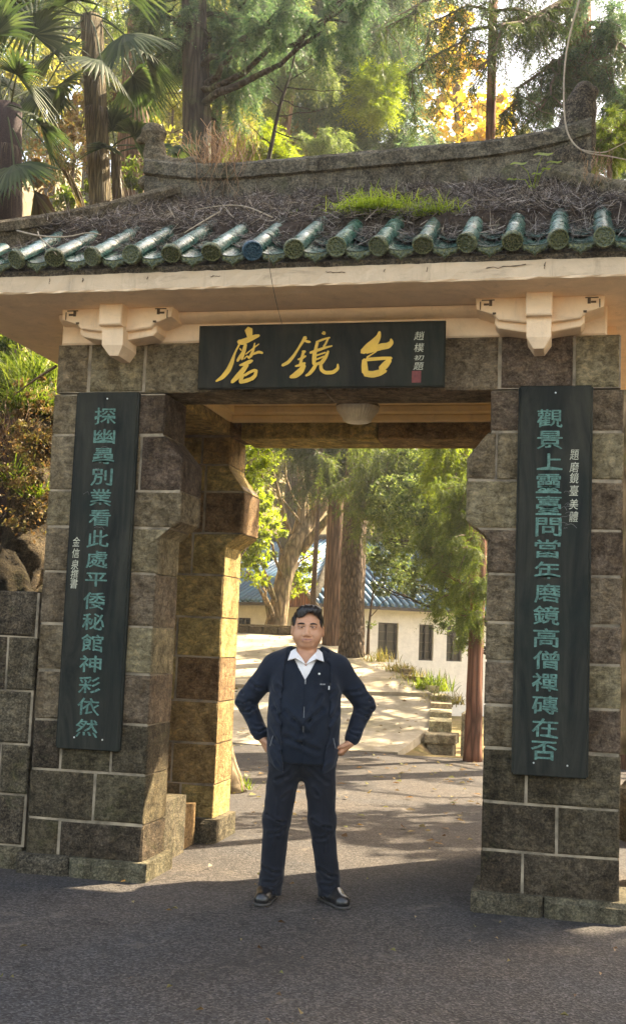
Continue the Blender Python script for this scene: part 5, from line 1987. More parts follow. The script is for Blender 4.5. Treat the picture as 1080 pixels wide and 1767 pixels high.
fibre_m = leaf_mat('palm_fibre_leaf', [(.05, .03, .028), (.09, .06, .045), (.16, .12, .08)], .1)
palm('fan_palm', 'fan palm with a dark shaggy trunk at the left edge of the picture', (-4.2, 4.0, 2.2), (-4.535, 4.000, 7.127), .17,
     [(*(-4.459, 3.600, 6.207), .7), (*(-3.989, 3.200, 7.049), .75), (*(-3.905, 3.600, 6.708), .7), (*(-4.506, 3.600, 7.737), .8), (*(-4.462, 4.400, 8.165), .8), (*(-3.744, 3.800, 6.315), .6, True), (*(-3.920, 3.600, 5.993), .55, True), (*(-4.007, 3.300, 6.151), .6), (*(-5.056, 4.000, 7.595), .8), (*(-4.237, 4.600, 7.632), .7), (*(-4.960, 4.800, 7.781), .7)], 5, M['palm_fibre'], .8, None, 900)
palm('fan_palm', 'tall fan palm with a furrowed straw coloured trunk behind the left ridge', (-3.55, 5.2, 3.2), (-4.160, 5.200, 8.792), .125,
     [(*(-3.552, 4.800, 8.308), .75), (*(-3.373, 5.000, 8.154), .7), (*(-3.635, 4.400, 7.794), .7), (*(-4.301, 4.600, 8.052), .75), (*(-4.092, 4.600, 8.662), .8), (*(-4.799, 5.000, 8.807), .8), (*(-3.786, 5.000, 9.079), .8), (*(-3.670, 5.400, 8.131), .65), (*(-4.585, 5.000, 7.853), .6), (*(-4.758, 4.400, 8.328), .8), (*(-5.161, 4.800, 9.015), .9)], 8, M['palm_bark'], .8, None, 500)
palm('young_fan_palm', 'low young fan palm behind the left hip ridge', (-3.805, 5.500, 6.632), (-3.878, 5.500, 7.233), .06,
     [(*(-3.542, 5.200, 7.275), .45), (*(-3.888, 5.400, 7.457), .45), (*(-3.301, 5.200, 7.071), .4), (*(-3.807, 5.000, 7.062), .4), (*(-3.221, 5.600, 7.290), .4)], 9, M['palm_bark'], .5, None, 60)

# ------------------------------------------------------------------ trees above and behind the roof
def gz(x, y): return float(terrain(np.array([float(x)]), np.array([float(y)]))[0])


def TB(x, y): return (x, y, gz(x, y) - .1)


make_tree('cedar_tree', 'reddish straight cedar trunk between the straw palm and the dark trunk', M['cedar_bark'], [TB(-5.0, 9), (-5.133, 9.000, 9.112), (-5.102, 9.000, 10.700), (-5.086, 9.000, 12.417), (-5.118, 9.000, 14.174)], [.27, .23, .20, .17, .10],
          [(-4.380, 8.500, 10.554, 0.698), (-5.554, 9.000, 9.792, 0.480), (-4.523, 9.500, 12.089, 0.907), (-6.075, 9.000, 11.935, 0.960)], 'conifer', M['leaf_cedar'], 2600, .26, 11, dead=6)
make_tree('cedar_tree', 'dark mossy trunk rising just behind the left ridge beast', M['dark_bark'], [TB(-4.05, 7), (-3.356, 7.000, 7.628), (-3.459, 7.000, 9.000), (-3.543, 7.000, 9.987), (-3.686, 7.000, 12.092)], [.24, .20, .18, .165, .12],
          [(-3.103, 7.000, 9.459, 0.420), (-3.859, 7.200, 9.379, 0.391), (-2.989, 7.500, 9.972, 0.580), (-3.162, 7.400, 9.015, 0.432), (-3.983, 6.800, 9.748, 0.483), (-2.993, 7.400, 10.673, 0.648), (-2.424, 6.200, 9.049, 0.264), (-1.935, 6.000, 9.198, 0.312), (-1.405, 5.800, 8.747, 0.256), (-1.100, 5.800, 9.049, 0.282)], 'conifer', M['leaf_blue'], 6800, .19, 12, dead=9)
make_tree('slender_tree', 'slender pale trunk just right of the dark mossy one', M['cedar_bark'], [TB(-4.1, 8.2), (-3.486, 8.200, 8.567), (-3.590, 8.200, 9.618), (-3.723, 8.200, 11.226)], [.11, .085, .07, .05],
          [(-3.386, 8.400, 9.219, 0.346), (-3.870, 8.600, 10.567, 0.468)], 'conifer', M['leaf_olive'], 900, .2, 13, dead=5)
# leafless sapling with few side twigs
sp = make_tree('bare_sapling', 'thin bare leaning sapling above the middle of the roof', M['dark_bark'], [(-3.138, 7.400, -0.209), (-3.224, 7.400, 3.751), (-2.592, 7.400, 7.593), (-2.502, 7.400, 7.911), (-2.389, 7.400, 8.634), (-2.247, 7.400, 9.073), (-2.172, 7.400, 9.600)], [.05, .045, .035, .028, .022, .015, .006], [], 'leafy', None, 0, 0, 14, dead=0)
tw = MB()
R_ = np.random.RandomState(4)
base = np.array(sp.location)
for (a, b) in (((-2.461, 7.400, 8.273), (-1.982, 7.200, 8.010)), ((-2.422, 7.400, 8.473), (-1.664, 7.100, 8.396)), ((-2.383, 7.400, 8.699), (-1.865, 7.300, 8.455)), ((-2.327, 7.400, 8.874), (-1.403, 7.100, 8.599)), ((-2.290, 7.400, 8.953), (-1.916, 7.500, 9.238)), ((-2.485, 7.400, 8.072), (-2.786, 7.200, 8.307)), ((-2.395, 7.400, 8.593), (-2.778, 7.500, 8.955)), ((-2.347, 7.400, 8.794), (-2.603, 7.200, 9.055))):
    q = limb_pts(R_, np.array(a) - base, np.array(b) - base, -.02, 6, .03)
    tw.tube(q, np.linspace(.011, .003, 6), 5)
tw.build('side_twigs', M['dark_bark'], sp)

make_tree('cedar_tree', 'yellow green cedar with hanging tassels left of the blue green one', M['cedar_bark'], [(-4.934, 13.000, 0.637), (-4.861, 13.000, 4.613), (-3.897, 13.000, 10.047), (-3.714, 13.000, 12.291), (-3.785, 13.000, 14.836)], [.16, .15, .13, .11, .08],
          [(-3.732, 12.600, 12.421, 0.441), (-3.361, 12.400, 12.506, 0.436), (-4.184, 12.500, 10.790, 0.390), (-4.410, 12.400, 10.374, 0.340), (-4.208, 12.800, 13.251, 0.594), (-3.197, 12.500, 11.882, 0.390), (-3.972, 12.400, 11.557, 0.340), (-2.860, 12.200, 10.356, 0.288)], 'conifer', M['leaf_cedar'], 7000, .22, 17, droop=.6)
make_tree('shrub', 'green shrub with a yellow lit top at the left of the ridge', M['twig'], [TB(-3.6, 9.5), (-3.415, 9.500, 8.813), (-3.432, 9.500, 9.186)], [.05, .04, .02],
          [(-3.383, 9.500, 9.137, 0.330), (-3.637, 9.600, 8.961, 0.290), (-3.125, 9.600, 8.979, 0.290)], 'conifer', M['leaf_lime'], 1300, .2, 18, droop=.3, cat='shrub')
make_tree('yellow_maple', 'autumn maple with golden yellow leaves right of centre above the roof', M['twig'], [(1.039, 22.000, 0.640), (0.217, 22.000, 7.504), (-1.378, 22.000, 13.621), (-1.567, 22.000, 15.202), (-1.775, 22.000, 17.449), (-1.902, 22.000, 19.405)], [.2, .16, .14, .12, .09, .05],
          [(-2.389, 22.000, 17.499, 1.087), (-3.028, 22.000, 18.201, 1.015), (-1.456, 21.000, 14.578, 0.770), (-0.966, 22.000, 15.164, 0.725), (-2.844, 21.500, 14.426, 0.314), (-2.043, 22.000, 16.028, 0.870), (-0.513, 22.000, 14.900, 0.580), (-1.755, 22.000, 16.646, 0.870), (-0.674, 22.000, 15.460, 0.652), (-0.939, 21.000, 14.167, 0.490), (-2.326, 22.000, 15.251, 0.507)], 'leafy', M['leaf_yellow'], 7500, .17, 19, aspect=.8)
make_tree('yellow_maple', 'smaller orange tinted maple low over the ridge beside the golden one', M['twig'], [(0.513, 18.000, 0.737), (-0.095, 18.000, 6.684), (-2.280, 18.000, 12.021), (-2.238, 18.000, 12.838)], [.1, .08, .05, .02], [(-2.301, 18.000, 12.732, 0.275), (-0.353, 18.000, 12.888, 0.425), (-0.863, 18.000, 12.689, 0.300)], 'leafy', M['leaf_yellow'], 900, .17, 20, aspect=.8)


def cedar_right(root, off, R):
    """long bare drooping boughs with tassels, silhouetted against the sky"""
    P = []
    tw = MB()
    S0 = []; D0 = []
    for (a, b) in (((1000, 20), (700, 130)), ((1000, -40), (640, 40)), ((1005, 60), (740, 40)), ((1003, 100), (860, 200)), ((1010, 40), (1120, 160)), ((1005, 130), (1110, 240)), ((1000, -80), (760, -30)), ((1000, 10), (830, 120)), ((1002, 75), (930, 190))):
        A = BOUGH[a]; Bq = BOUGH[b]
        q = limb_pts(R, np.array(A) - off, np.array(Bq) - off, .10, 9, .05)
        V, F = tube_np(q, np.linspace(.045, .008, 9), 5, False); tw.add(V.tolist(), F)
        for k in range(170):
            t = R.uniform(.15, 1.0); i = min(7, int(t * 8)); p = q[i] + (q[i + 1] - q[i]) * (t * 8 - i)
            S0.append(p); D0.append((R.normal() * .5, R.normal() * .5, -.55 + R.normal() * .25))
            if k < 26:
                e = p + np.array([R.normal() * .35, R.normal() * .3, -R.uniform(.2, .9)])
                V, F = tube_np(limb_pts(R, p, e, .0, 5), np.linspace(.008, .002, 5), 4, False); tw.add(V.tolist(), F)
                for m in range(7):
                    S0.append(p + (e - p) * R.uniform(.2, 1)); D0.append((R.normal() * .6, R.normal() * .6, -.7))
    tw.build('bough', M['twig'], root)
    V, F = sprays(R, np.array(S0), np.array(D0), R.uniform(.12, .42, len(S0)), 6, .13, .010, .35, .6)
    mesh('tassels', V, F, M['leaf_dark'], root)


BOUGH = {(1000, 20): (1.517, 9.000, 10.513), (700, 130): (-0.712, 7.500, 8.971), (1000, -40): (1.510, 9.000, 11.037), (640, 40): (-1.134, 8.000, 9.924), (1005, 60): (1.562, 9.000, 10.162), (740, 40): (-0.356, 7.000, 9.394), (1003, 100): (1.550, 9.000, 9.818), (860, 200): (0.515, 7.500, 8.332),
         (1010, 40): (1.599, 9.000, 10.332), (1120, 160): (2.389, 7.500, 8.517), (1005, 130): (1.570, 9.000, 9.559), (1110, 240): (2.323, 7.500, 7.912), (1000, -80): (1.505, 9.000, 11.388), (760, -30): (-0.222, 7.000, 9.930), (1000, 10): (1.516, 9.000, 10.600), (830, 120): (0.321, 7.000, 8.722), (1002, 75): (1.539, 9.000, 10.035), (930, 190): (1.019, 7.800, 8.518)}
make_tree('cedar_tree', 'big red barked cedar at the upper right with drooping dark boughs', M['red_bark'], [TB(2.4, 9), (1.569, 9.000, 8.368), (1.530, 9.000, 9.562), (1.498, 9.000, 10.688), (1.443, 9.000, 12.994)], [.26, .22, .20, .18, .12],
          [(1.990, 8.500, 9.360, 0.465), (1.914, 8.200, 8.487, 0.456), (1.829, 8.500, 10.038, 0.542), (2.170, 8.000, 7.986, 0.338), (1.055, 9.000, 9.166, 0.280)], 'conifer', M['leaf_blue'], 2200, .22, 22, dead=8, extra=cedar_right, limbr=.18)
make_tree('young_cedar', 'pale green young cedar at the right edge above the ridge end', M['cedar_bark'], [TB(1.9, 5.2), (1.848, 5.200, 6.536), (1.854, 5.200, 7.016)], [.04, .03, .015], [(1.814, 5.200, 6.871, 0.244), (1.966, 5.300, 6.990, 0.246), (1.695, 5.200, 6.788, 0.152)], 'conifer', M['leaf_mid'], 1500, .13, 23, droop=.2)

# undergrowth on the hillside seen over the left of the roof
for i, (a, m, n, lab) in enumerate((([(-6.268, 9.000, 8.898, 0.560), (-6.213, 8.000, 8.110, 0.450), (-6.383, 10.000, 9.935, 0.510)], 'leaf_brown', 3400, 'tangled brown undergrowth on the hillside behind the palms'),
                                    ([(-5.462, 11.000, 10.445, 0.540), (-5.666, 12.000, 11.589, 0.570), (-5.195, 10.000, 9.466, 0.425), (-4.465, 9.000, 8.888, 0.320)], 'leaf_olive', 3600, 'sunlit olive thicket between the cedar trunk and the dark trunk'),
                                    ([(-8.180, 13.000, 11.917, 0.900), (-8.961, 13.000, 12.569, 0.900), (-6.840, 12.000, 10.561, 0.665), (-7.240, 13.000, 12.323, 0.800)], 'leaf_olive', 4200, 'pale thicket seen through the palm fronds'),
                                    ([(-3.844, 17.000, 12.891, 0.720), (-3.981, 16.000, 11.990, 0.575), (-3.098, 16.000, 11.811, 0.517), (-4.474, 15.000, 11.640, 0.550)], 'leaf_brown', 2800, 'russet shrubs just above the middle of the ridge'),
                                    ([(-4.663, 7.000, 7.375, 0.280), (-4.386, 7.500, 7.809, 0.290), (-4.916, 6.500, 7.033, 0.270)], 'leaf_mid', 2200, 'low green shrub peeping over the left hip ridge'))):
    b0 = a[0]
    make_tree('thicket', lab, M['twig'], [TB(b0[0], b0[1]), (b0[0] + .2, b0[1], b0[2])], [.06, .02], a, 'leafy', M[m], n, .10 if i != 3 else .16, 40 + i, cat='shrub', aspect=.4)

# ------------------------------------------------------------------ trees seen through the passage
PINE_TOP = [(-3.207, 15.500, 14.056, 1.125), (-2.247, 15.000, 13.216, 0.880), (-3.544, 15.000, 12.694, 0.770), (-2.619, 15.300, 12.157, 0.836), (-3.963, 15.500, 14.374, 0.900), (-2.845, 16.000, 15.339, 1.380), (-3.143, 15.000, 11.622, 0.550), (-1.960, 15.000, 11.552, 0.550), (-4.495, 15.500, 15.066, 0.900)]
PINE_LIT = [(-2.319, 14.200, 12.215, 0.339), (-2.388, 14.000, 11.888, 0.315), (-2.155, 14.200, 12.439, 0.254), (-2.210, 14.000, 11.643, 0.231)]


def spray_crown(root, off, R, blobs, n, size, mat, droop):
    bl = np.array([(b[0] - off[0], b[1] - off[1], b[2] - off[2], b[3]) for b in blobs])
    w = bl[:, 3] ** 2; w /= w.sum()
    nt = n // 22; idx = R.choice(len(bl), nt, p=w)
    s0 = bl[idx, :3] + R.normal(size=(nt, 3)) * bl[idx, 3:4] * .45
    dv = unit(R.normal(size=(nt, 3)) + np.array([0, 0, -.15])); ln = bl[idx, 3:4] * R.uniform(.4, .9, (nt, 1))
    tt = R.uniform(0, 1, (nt, 22, 1))
    S0 = s0[:, None, :] + dv[:, None, :] * ln[:, None, :] * tt + np.array([0, 0, -1.0]) * (ln[:, None, :] * tt ** 2 * droop * .8)
    DD = dv[:, None, :] * .6 + R.normal(size=(nt, 22, 3)) * .45 + np.array([0, 0, -.3 - droop * .5])
    V, F = sprays(R, S0.reshape(-1, 3), DD.reshape(-1, 3), size * R.uniform(.6, 1.5, nt * 22), 6, size * .42, size * .055, droop)
    mesh('crown', V, F, mat, root)


def pine_top(root, off, R):
    spray_crown(root, off, R, PINE_TOP, 13000, .36, M['leaf_blue'], .5)
    spray_crown(root, off, R, PINE_LIT, 1100, .30, M['leaf_lime'], .15)
    mb = MB()
    q = np.array((-2.970, 16.700, 15.489)) - off
    for b in PINE_TOP:
        c = np.array(b[:3]) - off
        zt = min(c[2] - .5, q[2]); a = np.array([q[0] * zt / q[2], q[1] * zt / q[2], zt])
        V, F = tube_np(limb_pts(R, a, c, .05), np.linspace(.06, .015, 7), 6); mb.add(V.tolist(), F)
    mb.build('upper_limbs', M['dark_bark'], root, True)


make_tree('scaly_pine', 'thick scaly barked trunk just right of the man behind the path', M['scaly_bark'], [(-2.898, 16.700, 1.068), (-2.934, 16.700, 2.764), (-2.936, 16.700, 4.218), (-2.876, 16.700, 8.948), (-2.970, 16.700, 15.489)], [.275, .265, .25, .22, .15],
          [(-2.402, 15.500, 4.665, 0.787), (-1.758, 15.000, 4.939, 0.660), (-1.621, 15.000, 4.151, 0.550)], 'conifer', M['leaf_mid'], 4500, .26, 50, flare=1.12, extra=pine_top)
make_tree('cedar_tree', 'straight smooth reddish trunk directly behind the man', M['cedar_bark'], [(-3.630, 18.200, 1.298), (-3.661, 18.200, 2.829), (-3.650, 18.200, 4.642), (-3.558, 18.200, 9.428), (-3.670, 18.200, 16.409)], [.215, .20, .185, .15, .1],
          [(-3.667, 17.500, 5.446, 0.613), (-4.210, 17.500, 6.024, 0.490), (-3.029, 17.500, 5.576, 0.674)], 'conifer', M['leaf_dark'], 3600, .3, 51, flare=1.1, dead=4)


def twin(root, off, R):
    mb = MB()
    for pts, r0, r1 in (([(-5.197, 20.200, 3.462), (-4.800, 20.400, 4.265), (-4.430, 20.600, 4.791), (-3.911, 20.800, 5.397)], .20, .11), ([(-5.052, 20.300, 3.897), (-4.892, 20.300, 4.607), (-5.018, 20.500, 5.490), (-5.190, 20.600, 6.228)], .13, .07), ([(-4.592, 20.400, 4.481), (-4.646, 20.200, 5.165), (-4.458, 20.200, 5.876)], .10, .05), ([(-4.896, 20.300, 3.618), (-4.327, 20.200, 4.322), (-3.875, 20.000, 4.726)], .12, .07),
                        ([(-5.128, 20.000, 4.008), (-5.223, 19.600, 4.522), (-5.337, 19.400, 5.050), (-5.442, 19.300, 5.451)], .06, .03)):
        q = smooth_pts([np.array(p) - off for p in pts], 4)
        V, F = tube_np(q, np.linspace(r0, r1, len(q)), 10, True, .06, R); mb.add(V.tolist(), F)
    mb.build('forked_limbs', M['pale_bark'], root, True)


make_tree('camphor_tree', 'leaning forked tree with pale bark and lime leaves left of the man', M['pale_bark'], [(-5.399, 20.000, 1.611), (-5.315, 20.000, 2.332), (-5.227, 20.100, 3.035), (-5.117, 20.200, 3.605), (-4.800, 20.400, 4.265)], [.25, .225, .21, .22, .16],
          [(-5.931, 19.000, 5.540, 0.780), (-5.888, 18.500, 4.654, 0.701), (-5.450, 18.500, 4.124, 0.637), (-5.977, 18.500, 3.582, 0.510), (-5.392, 19.000, 6.093, 0.715), (-5.585, 18.600, 3.465, 0.486), (-5.771, 18.600, 2.995, 0.358), (-5.418, 18.600, 2.805, 0.282), (-5.032, 21.000, 2.951, 0.420), (-4.834, 21.000, 3.532, 0.308), (-5.312, 21.600, 6.398, 0.572), (-5.444, 21.500, 2.822, 0.427), (-5.025, 21.600, 6.850, 0.858)], 'leafy', M['leaf_lime'], 16000, .13, 52, extra=twin, limbr=.2, flare=1.2)
make_tree('leaning_tree', 'twisted bark trunk close behind the left rear pier with grass at its foot', M['pale_bark'], [(-1.745, 4.200, -0.011), (-1.814, 4.200, 0.423), (-1.868, 4.200, 1.044), (-1.884, 4.250, 1.793), (-1.888, 4.300, 2.323), (-2.040, 4.400, 3.290)], [.125, .085, .072, .062, .055, .04],
          [(-1.992, 5.200, 3.415, 0.244), (-2.065, 5.400, 3.053, 0.198), (-2.074, 5.000, 3.575, 0.240), (-1.987, 5.600, 2.782, 0.139), (-2.178, 5.400, 2.595, 0.161), (-1.933, 5.600, 3.677, 0.189)], 'leafy', M['leaf_lime'], 5200, .045, 53, flare=1.7)
make_tree('red_trunk_tree', 'reddish straight trunk beside the right pier behind the path', M['red_bark'], [(0.277, 8.600, -0.029), (0.279, 8.600, 0.859), (0.291, 8.600, 2.005), (0.310, 8.600, 3.168), (0.334, 8.600, 5.552), (0.320, 8.600, 10.563)], [.118, .105, .10, .095, .085, .06],
          [(0.361, 8.000, 2.321, 0.210), (0.283, 8.100, 2.775, 0.227), (-0.004, 9.000, 2.405, 0.400), (0.056, 9.000, 3.207, 0.360), (-0.231, 9.500, 3.006, 0.412), (0.256, 8.400, 1.921, 0.231), (0.044, 9.000, 3.691, 0.360)], 'conifer', M['leaf_mid'], 6200, .13, 54, flare=1.12, dead=3)
make_tree('hanging_cedar', 'feathery green cedar drooping over the blue roof at the right of the passage', M['dark_bark'], [TB(1.8, 14), (0.058, 14.000, 3.736), (0.064, 14.000, 5.861), (0.046, 14.000, 9.137)], [.2, .18, .15, .1],
          [(-0.754, 13.000, 3.113, 0.500), (-1.227, 13.000, 3.762, 0.500), (-0.497, 12.600, 2.499, 0.412), (-0.343, 12.400, 2.976, 0.485), (-0.187, 12.000, 2.005, 0.323), (-1.096, 13.500, 4.081, 0.615), (-0.427, 13.000, 4.026, 0.550), (-1.695, 14.000, 4.137, 0.525), (-0.082, 12.000, 1.541, 0.247), (-0.848, 13.000, 4.735, 0.600), (-0.102, 12.500, 4.658, 0.487), (-1.779, 14.000, 3.386, 0.315), (-1.355, 13.400, 2.773, 0.265), (-0.855, 12.800, 2.202, 0.257), (-0.556, 12.400, 1.860, 0.233), (-1.138, 13.000, 2.451, 0.220), (-0.995, 13.000, 2.756, 0.260), (-1.817, 14.000, 2.906, 0.273), (-1.481, 13.600, 2.575, 0.206), (-1.966, 14.000, 2.530, 0.147)], 'leafy', M['leaf_cedar'], 34000, .08, 55, limbr=.2, aspect=.34)
make_tree('cedar_tree', 'yellow green cedar tips hanging at the top right of the passage', M['cedar_bark'], [TB(1.3, 11), (0.367, 11.000, 4.328), (0.344, 11.000, 7.102)], [.15, .12, .08],
          [(-0.096, 10.400, 4.232, 0.313), (-0.257, 10.200, 4.464, 0.292), (0.088, 10.400, 3.793, 0.226), (-0.469, 10.600, 4.261, 0.264)], 'conifer', M['leaf_lime'], 2600, .18, 56, droop=.9)
make_tree('roadside_tree', 'pale trunk in the gap at the right edge beside the right pier', M['pale_bark'], [(2.081, 4.600, 0.561), (2.044, 4.600, 1.654), (2.023, 4.600, 2.772), (2.035, 4.600, 3.916), (2.063, 4.600, 5.678)], [.13, .11, .10, .09, .07],
          [(2.104, 5.600, 3.126, 0.315), (2.073, 5.800, 4.162, 0.384), (2.126, 5.200, 1.720, 0.183), (2.117, 6.000, 3.687, 0.325)], 'leafy', M['leaf_lime'], 4200, .06, 57)
S = SDF((1.7, 2.6, -.2), (2.6, 3.6, .8), .03)
S.ell((2.15, 3.1, .2), (.28, .3, .32), .05).ell((2.3, 3.2, .45), (.2, .2, .2), .05); S.warp(lump_noise(9, .03, 4))
tag(S.build('boulder', M['rock']), 'rounded boulder behind the right pier at the picture edge', 'rock')
MB().box(1.93, 2.6, 1.0, 1.35, -.1, .33, .015, .004).build('kerb_block', M['wall_stone'])
tag(bpy.data.objects['kerb_block'], 'low stone block against the ground right of the right pier', 'stone block')

make_tree('sapling', 'slim leafy sapling in front of the blue roof right of the scaly pine', M['twig'], [(-2.612, 17.000, 1.101), (-2.612, 17.000, 1.821), (-2.564, 17.200, 2.679)], [.035, .028, .015],
          [(-2.613, 17.600, 3.260, 0.320), (-2.197, 17.400, 3.008, 0.342), (-1.837, 17.200, 2.675, 0.290), (-2.376, 17.200, 2.624, 0.242), (-2.829, 17.800, 3.396, 0.248), (-2.120, 17.800, 3.474, 0.322), (-2.564, 17.000, 1.847, 0.120)], 'leafy', M['leaf_cedar'], 6500, .085, 58, aspect=.35)
# background wood
far = [([(-8.664, 34.000, 6.998, 1.435), (-9.823, 34.000, 8.287, 1.640), (-7.659, 35.000, 9.340, 1.890)], 'leaf_olive', 'hazy tree seen beyond the forked camphor'),
       ([(-5.082, 33.000, 7.720, 2.200), (-3.005, 33.000, 6.508, 2.000), (-5.841, 33.000, 5.653, 1.200)], 'leaf_mid', 'round green tree behind the blue roof right of the scaly pine'),
       ([(-1.318, 30.000, 3.929, 1.480), (-1.071, 31.000, 6.279, 1.900)], 'leaf_mid', 'green tree behind the house at the right of the passage'),
       ([(-10.849, 33.000, 22.049, 2.200), (-9.862, 33.000, 20.166, 1.800), (-11.417, 33.000, 24.398, 2.400)], 'leaf_olive', 'sunlit far tree above the roof left of centre'),
       ([(-8.380, 36.000, 22.625, 2.580), (-7.071, 36.000, 25.435, 3.010)], 'leaf_mid', 'far green tree behind the blue green cedar'),
       ([(-15.008, 34.000, 23.550, 2.460), (-13.145, 32.000, 19.916, 1.755), (-15.459, 32.000, 20.283, 1.950), (-16.129, 34.000, 26.061, 2.665)], 'leaf_olive', 'far pale tree between the cedar trunk and the palms'),
       ([(-17.308, 30.000, 19.927, 2.405), (-18.880, 30.000, 22.700, 2.590)], 'leaf_mid', 'far tree on the hillside behind the fan palms'),
       ([(-2.548, 38.000, 21.116, 0.675), (-0.716, 38.000, 21.374, 0.675), (-4.422, 38.000, 21.295, 0.675)], 'leaf_olive', 'low far tree line peeping over the right half of the ridge'),
       ([(-14.007, 26.000, 20.202, 1.485), (-12.320, 26.000, 18.519, 1.320)], 'leaf_mid', 'far green tree in the gap right of the straw coloured palm'),
       ([(-8.698, 24.000, 16.057, 0.930), (-10.350, 25.000, 17.158, 0.800), (-9.195, 24.000, 15.380, 0.620)], 'leaf_olive', 'mid distance thicket behind the dark mossy trunk'),
       ([(-6.746, 26.000, 16.467, 0.990), (-5.516, 27.000, 17.022, 1.020), (-8.023, 26.000, 16.319, 0.660)], 'leaf_cedar', 'grey green thicket just above the ridge in the middle'),
       ([(-7.874, 29.000, 3.515, 0.900), (-6.774, 30.000, 3.795, 1.110), (-9.172, 30.000, 4.507, 0.925)], 'leaf_mid', 'tree rising behind the left wing of the white house'),
       ([(-0.333, 34.000, 9.974, 2.460), (1.705, 30.000, 5.455, 2.220), (3.437, 30.000, 7.295, 2.775)], 'leaf_mid', 'far tree hidden mostly by the right pier')]
for i, (bl, m, lab) in enumerate(far):
    x, y = bl[0][0], bl[0][1]
    make_tree('background_tree', lab, M['dark_bark'], [TB(x, y), (x + .4, y, (gz(x, y) + bl[0][2]) / 2), (x + .2, y, bl[0][2] + .5)], [.3, .25, .12], bl, 'leafy', M[m], 9500, .24, 80 + i, 'trees behind the gateway', aspect=.5)

for i, (x, y, lab) in enumerate(((7, 41, 'far tree beyond the house, nearest behind the right pier'), (13, 44, 'far tree beyond the house, second to the right'), (20, 42, 'far tree at the right end of the background row'), (2, 46, 'tall far tree behind the right wing of the house'), (-28, 30, 'far tree high on the hillside at the left'))):
    g = gz(x, y)
    make_tree('background_tree', lab, M['dark_bark'], [TB(x, y), (x + .3, y, g + 5), (x, y, g + 10)], [.35, .3, .15], [(x, y, g + 10, 2.8), (x - 1.8, y + .5, g + 7.5, 2.4), (x + 2, y, g + 8, 2.5), (x + .4, y, g + 5, 2.2), (x - 2.5, y, g + 4, 1.8)], 'leafy', M['leaf_mid'], 6000, .34, 160 + i, 'trees behind the gateway', aspect=.5)

# tall trees standing right of the gateway: their canopy shades the ground in front of it
SHR = np.random.RandomState(5)
sh_ = {k: [] for k in range(5)}
stems = [(6.2, -.6), (8.4, 2.2), (10.6, -.2), (7.4, 4.2), (11.4, 3.4)]
for gx_ in np.arange(-4, 6, 1.3):
    for gy_ in np.arange(-8.5, -1.0 if gx_ > .6 else -1.6, 1.3):
        z = max(SHR.uniform(7.5, 12), (4.2 - gx_) / math.sin(SUN_AZ) * math.tan(SUN_EL)); h = z / math.tan(SUN_EL)
        c = (gx_ + math.sin(SUN_AZ) * h + SHR.uniform(-.3, .3), gy_ + math.cos(SUN_AZ) * h + SHR.uniform(-.3, .3), z, SHR.uniform(1.1, 1.5))
        sh_[int(np.argmin([math.hypot(c[0] - s[0], c[1] - s[1]) for s in stems]))].append(c)
SLAB = ['nearest to the right pier', 'second from the gateway', 'farthest from the gateway', 'slightly behind the gateway line', 'deep behind the right verge']
for i, (x, y) in enumerate(stems):
    if sh_[i]:
        make_tree('shade_tree', 'tall broad tree on the verge right of the gateway, ' + SLAB[i], M['dark_bark'], [(x, y, gz(x, y) - .1), (x - .2, y, 5), (x, y, 10.5)], [.4, .3, .15], sh_[i], 'leafy', M['leaf_mid'], 900 * len(sh_[i]), .42, 120 + i, 'shade trees beside the gateway', aspect=.65)
# streaky shade on the path and behind the right pier
PT = [((gx_ + math.sin(SUN_AZ) * z / math.tan(SUN_EL), gy_ + math.cos(SUN_AZ) * z / math.tan(SUN_EL), z, r)) for gx_, gy_, z, r in ((-.2, 2.6, 7.5, .7), (.8, 2.2, 8.0, .8), (.5, 3.8, 7.8, .7), (1.4, 3.4, 8.4, .8), (-2.6, 9.9, 9.0, .6), (-1.2, 10.2, 9.4, .7), (-2.0, 9.6, 8.2, .5), (-3.4, 10.3, 9.0, .5), (-1.0, 5.2, 8.0, .35), (.2, 6.4, 8.2, .35), (-4.0, 14, 8, .5), (-2.8, 13.2, 9, .3), (-5.2, 17.6, 8, .5), (-4.2, 16.6, 9, .4), (-5.4, 15.6, 8, .5), (-3.4, 15.2, 8.6, .35), (-4.6, 18.4, 8, .4), (-2.2, 12.0, 8.5, .3), (-3.8, 12.2, 8.5, .35))]
make_tree('path_tree', 'slender cedar between the road and the house throwing streaks of shade', M['cedar_bark'], [(7.2, 9.6, -.4), (7.3, 9.6, 5), (7.2, 9.8, 9)], [.25, .2, .1], PT, 'leafy', M['leaf_dark'], 6500, .22, 142, 'shade trees beside the gateway')
make_tree('path_tree', 'tall cedar standing right of the climbing path beyond the house corner', M['cedar_bark'], [(5.2, 15.5, -.4), (5.3, 15.5, 6), (5.2, 15.5, 12)], [.28, .22, .1], [(4.8, 15, 6.5, 1.0), (5.8, 16, 8, 1.0), (5.0, 14.6, 9.5, .9), (6.3, 15, 5.4, .8)], 'leafy', M['leaf_dark'], 2600, .2, 140, 'shade trees beside the gateway')
make_tree('path_tree', 'second tall cedar farther up beside the climbing path', M['cedar_bark'], [(3.6, 20.5, -.4), (3.7, 20.5, 6), (3.6, 20.5, 12)], [.28, .22, .1], [(3.4, 20, 6.5, 1.1), (4.3, 21, 8.4, 1.1), (3.0, 19.5, 8.5, .8)], 'leafy', M['leaf_dark'], 2400, .2, 141, 'shade trees beside the gateway')

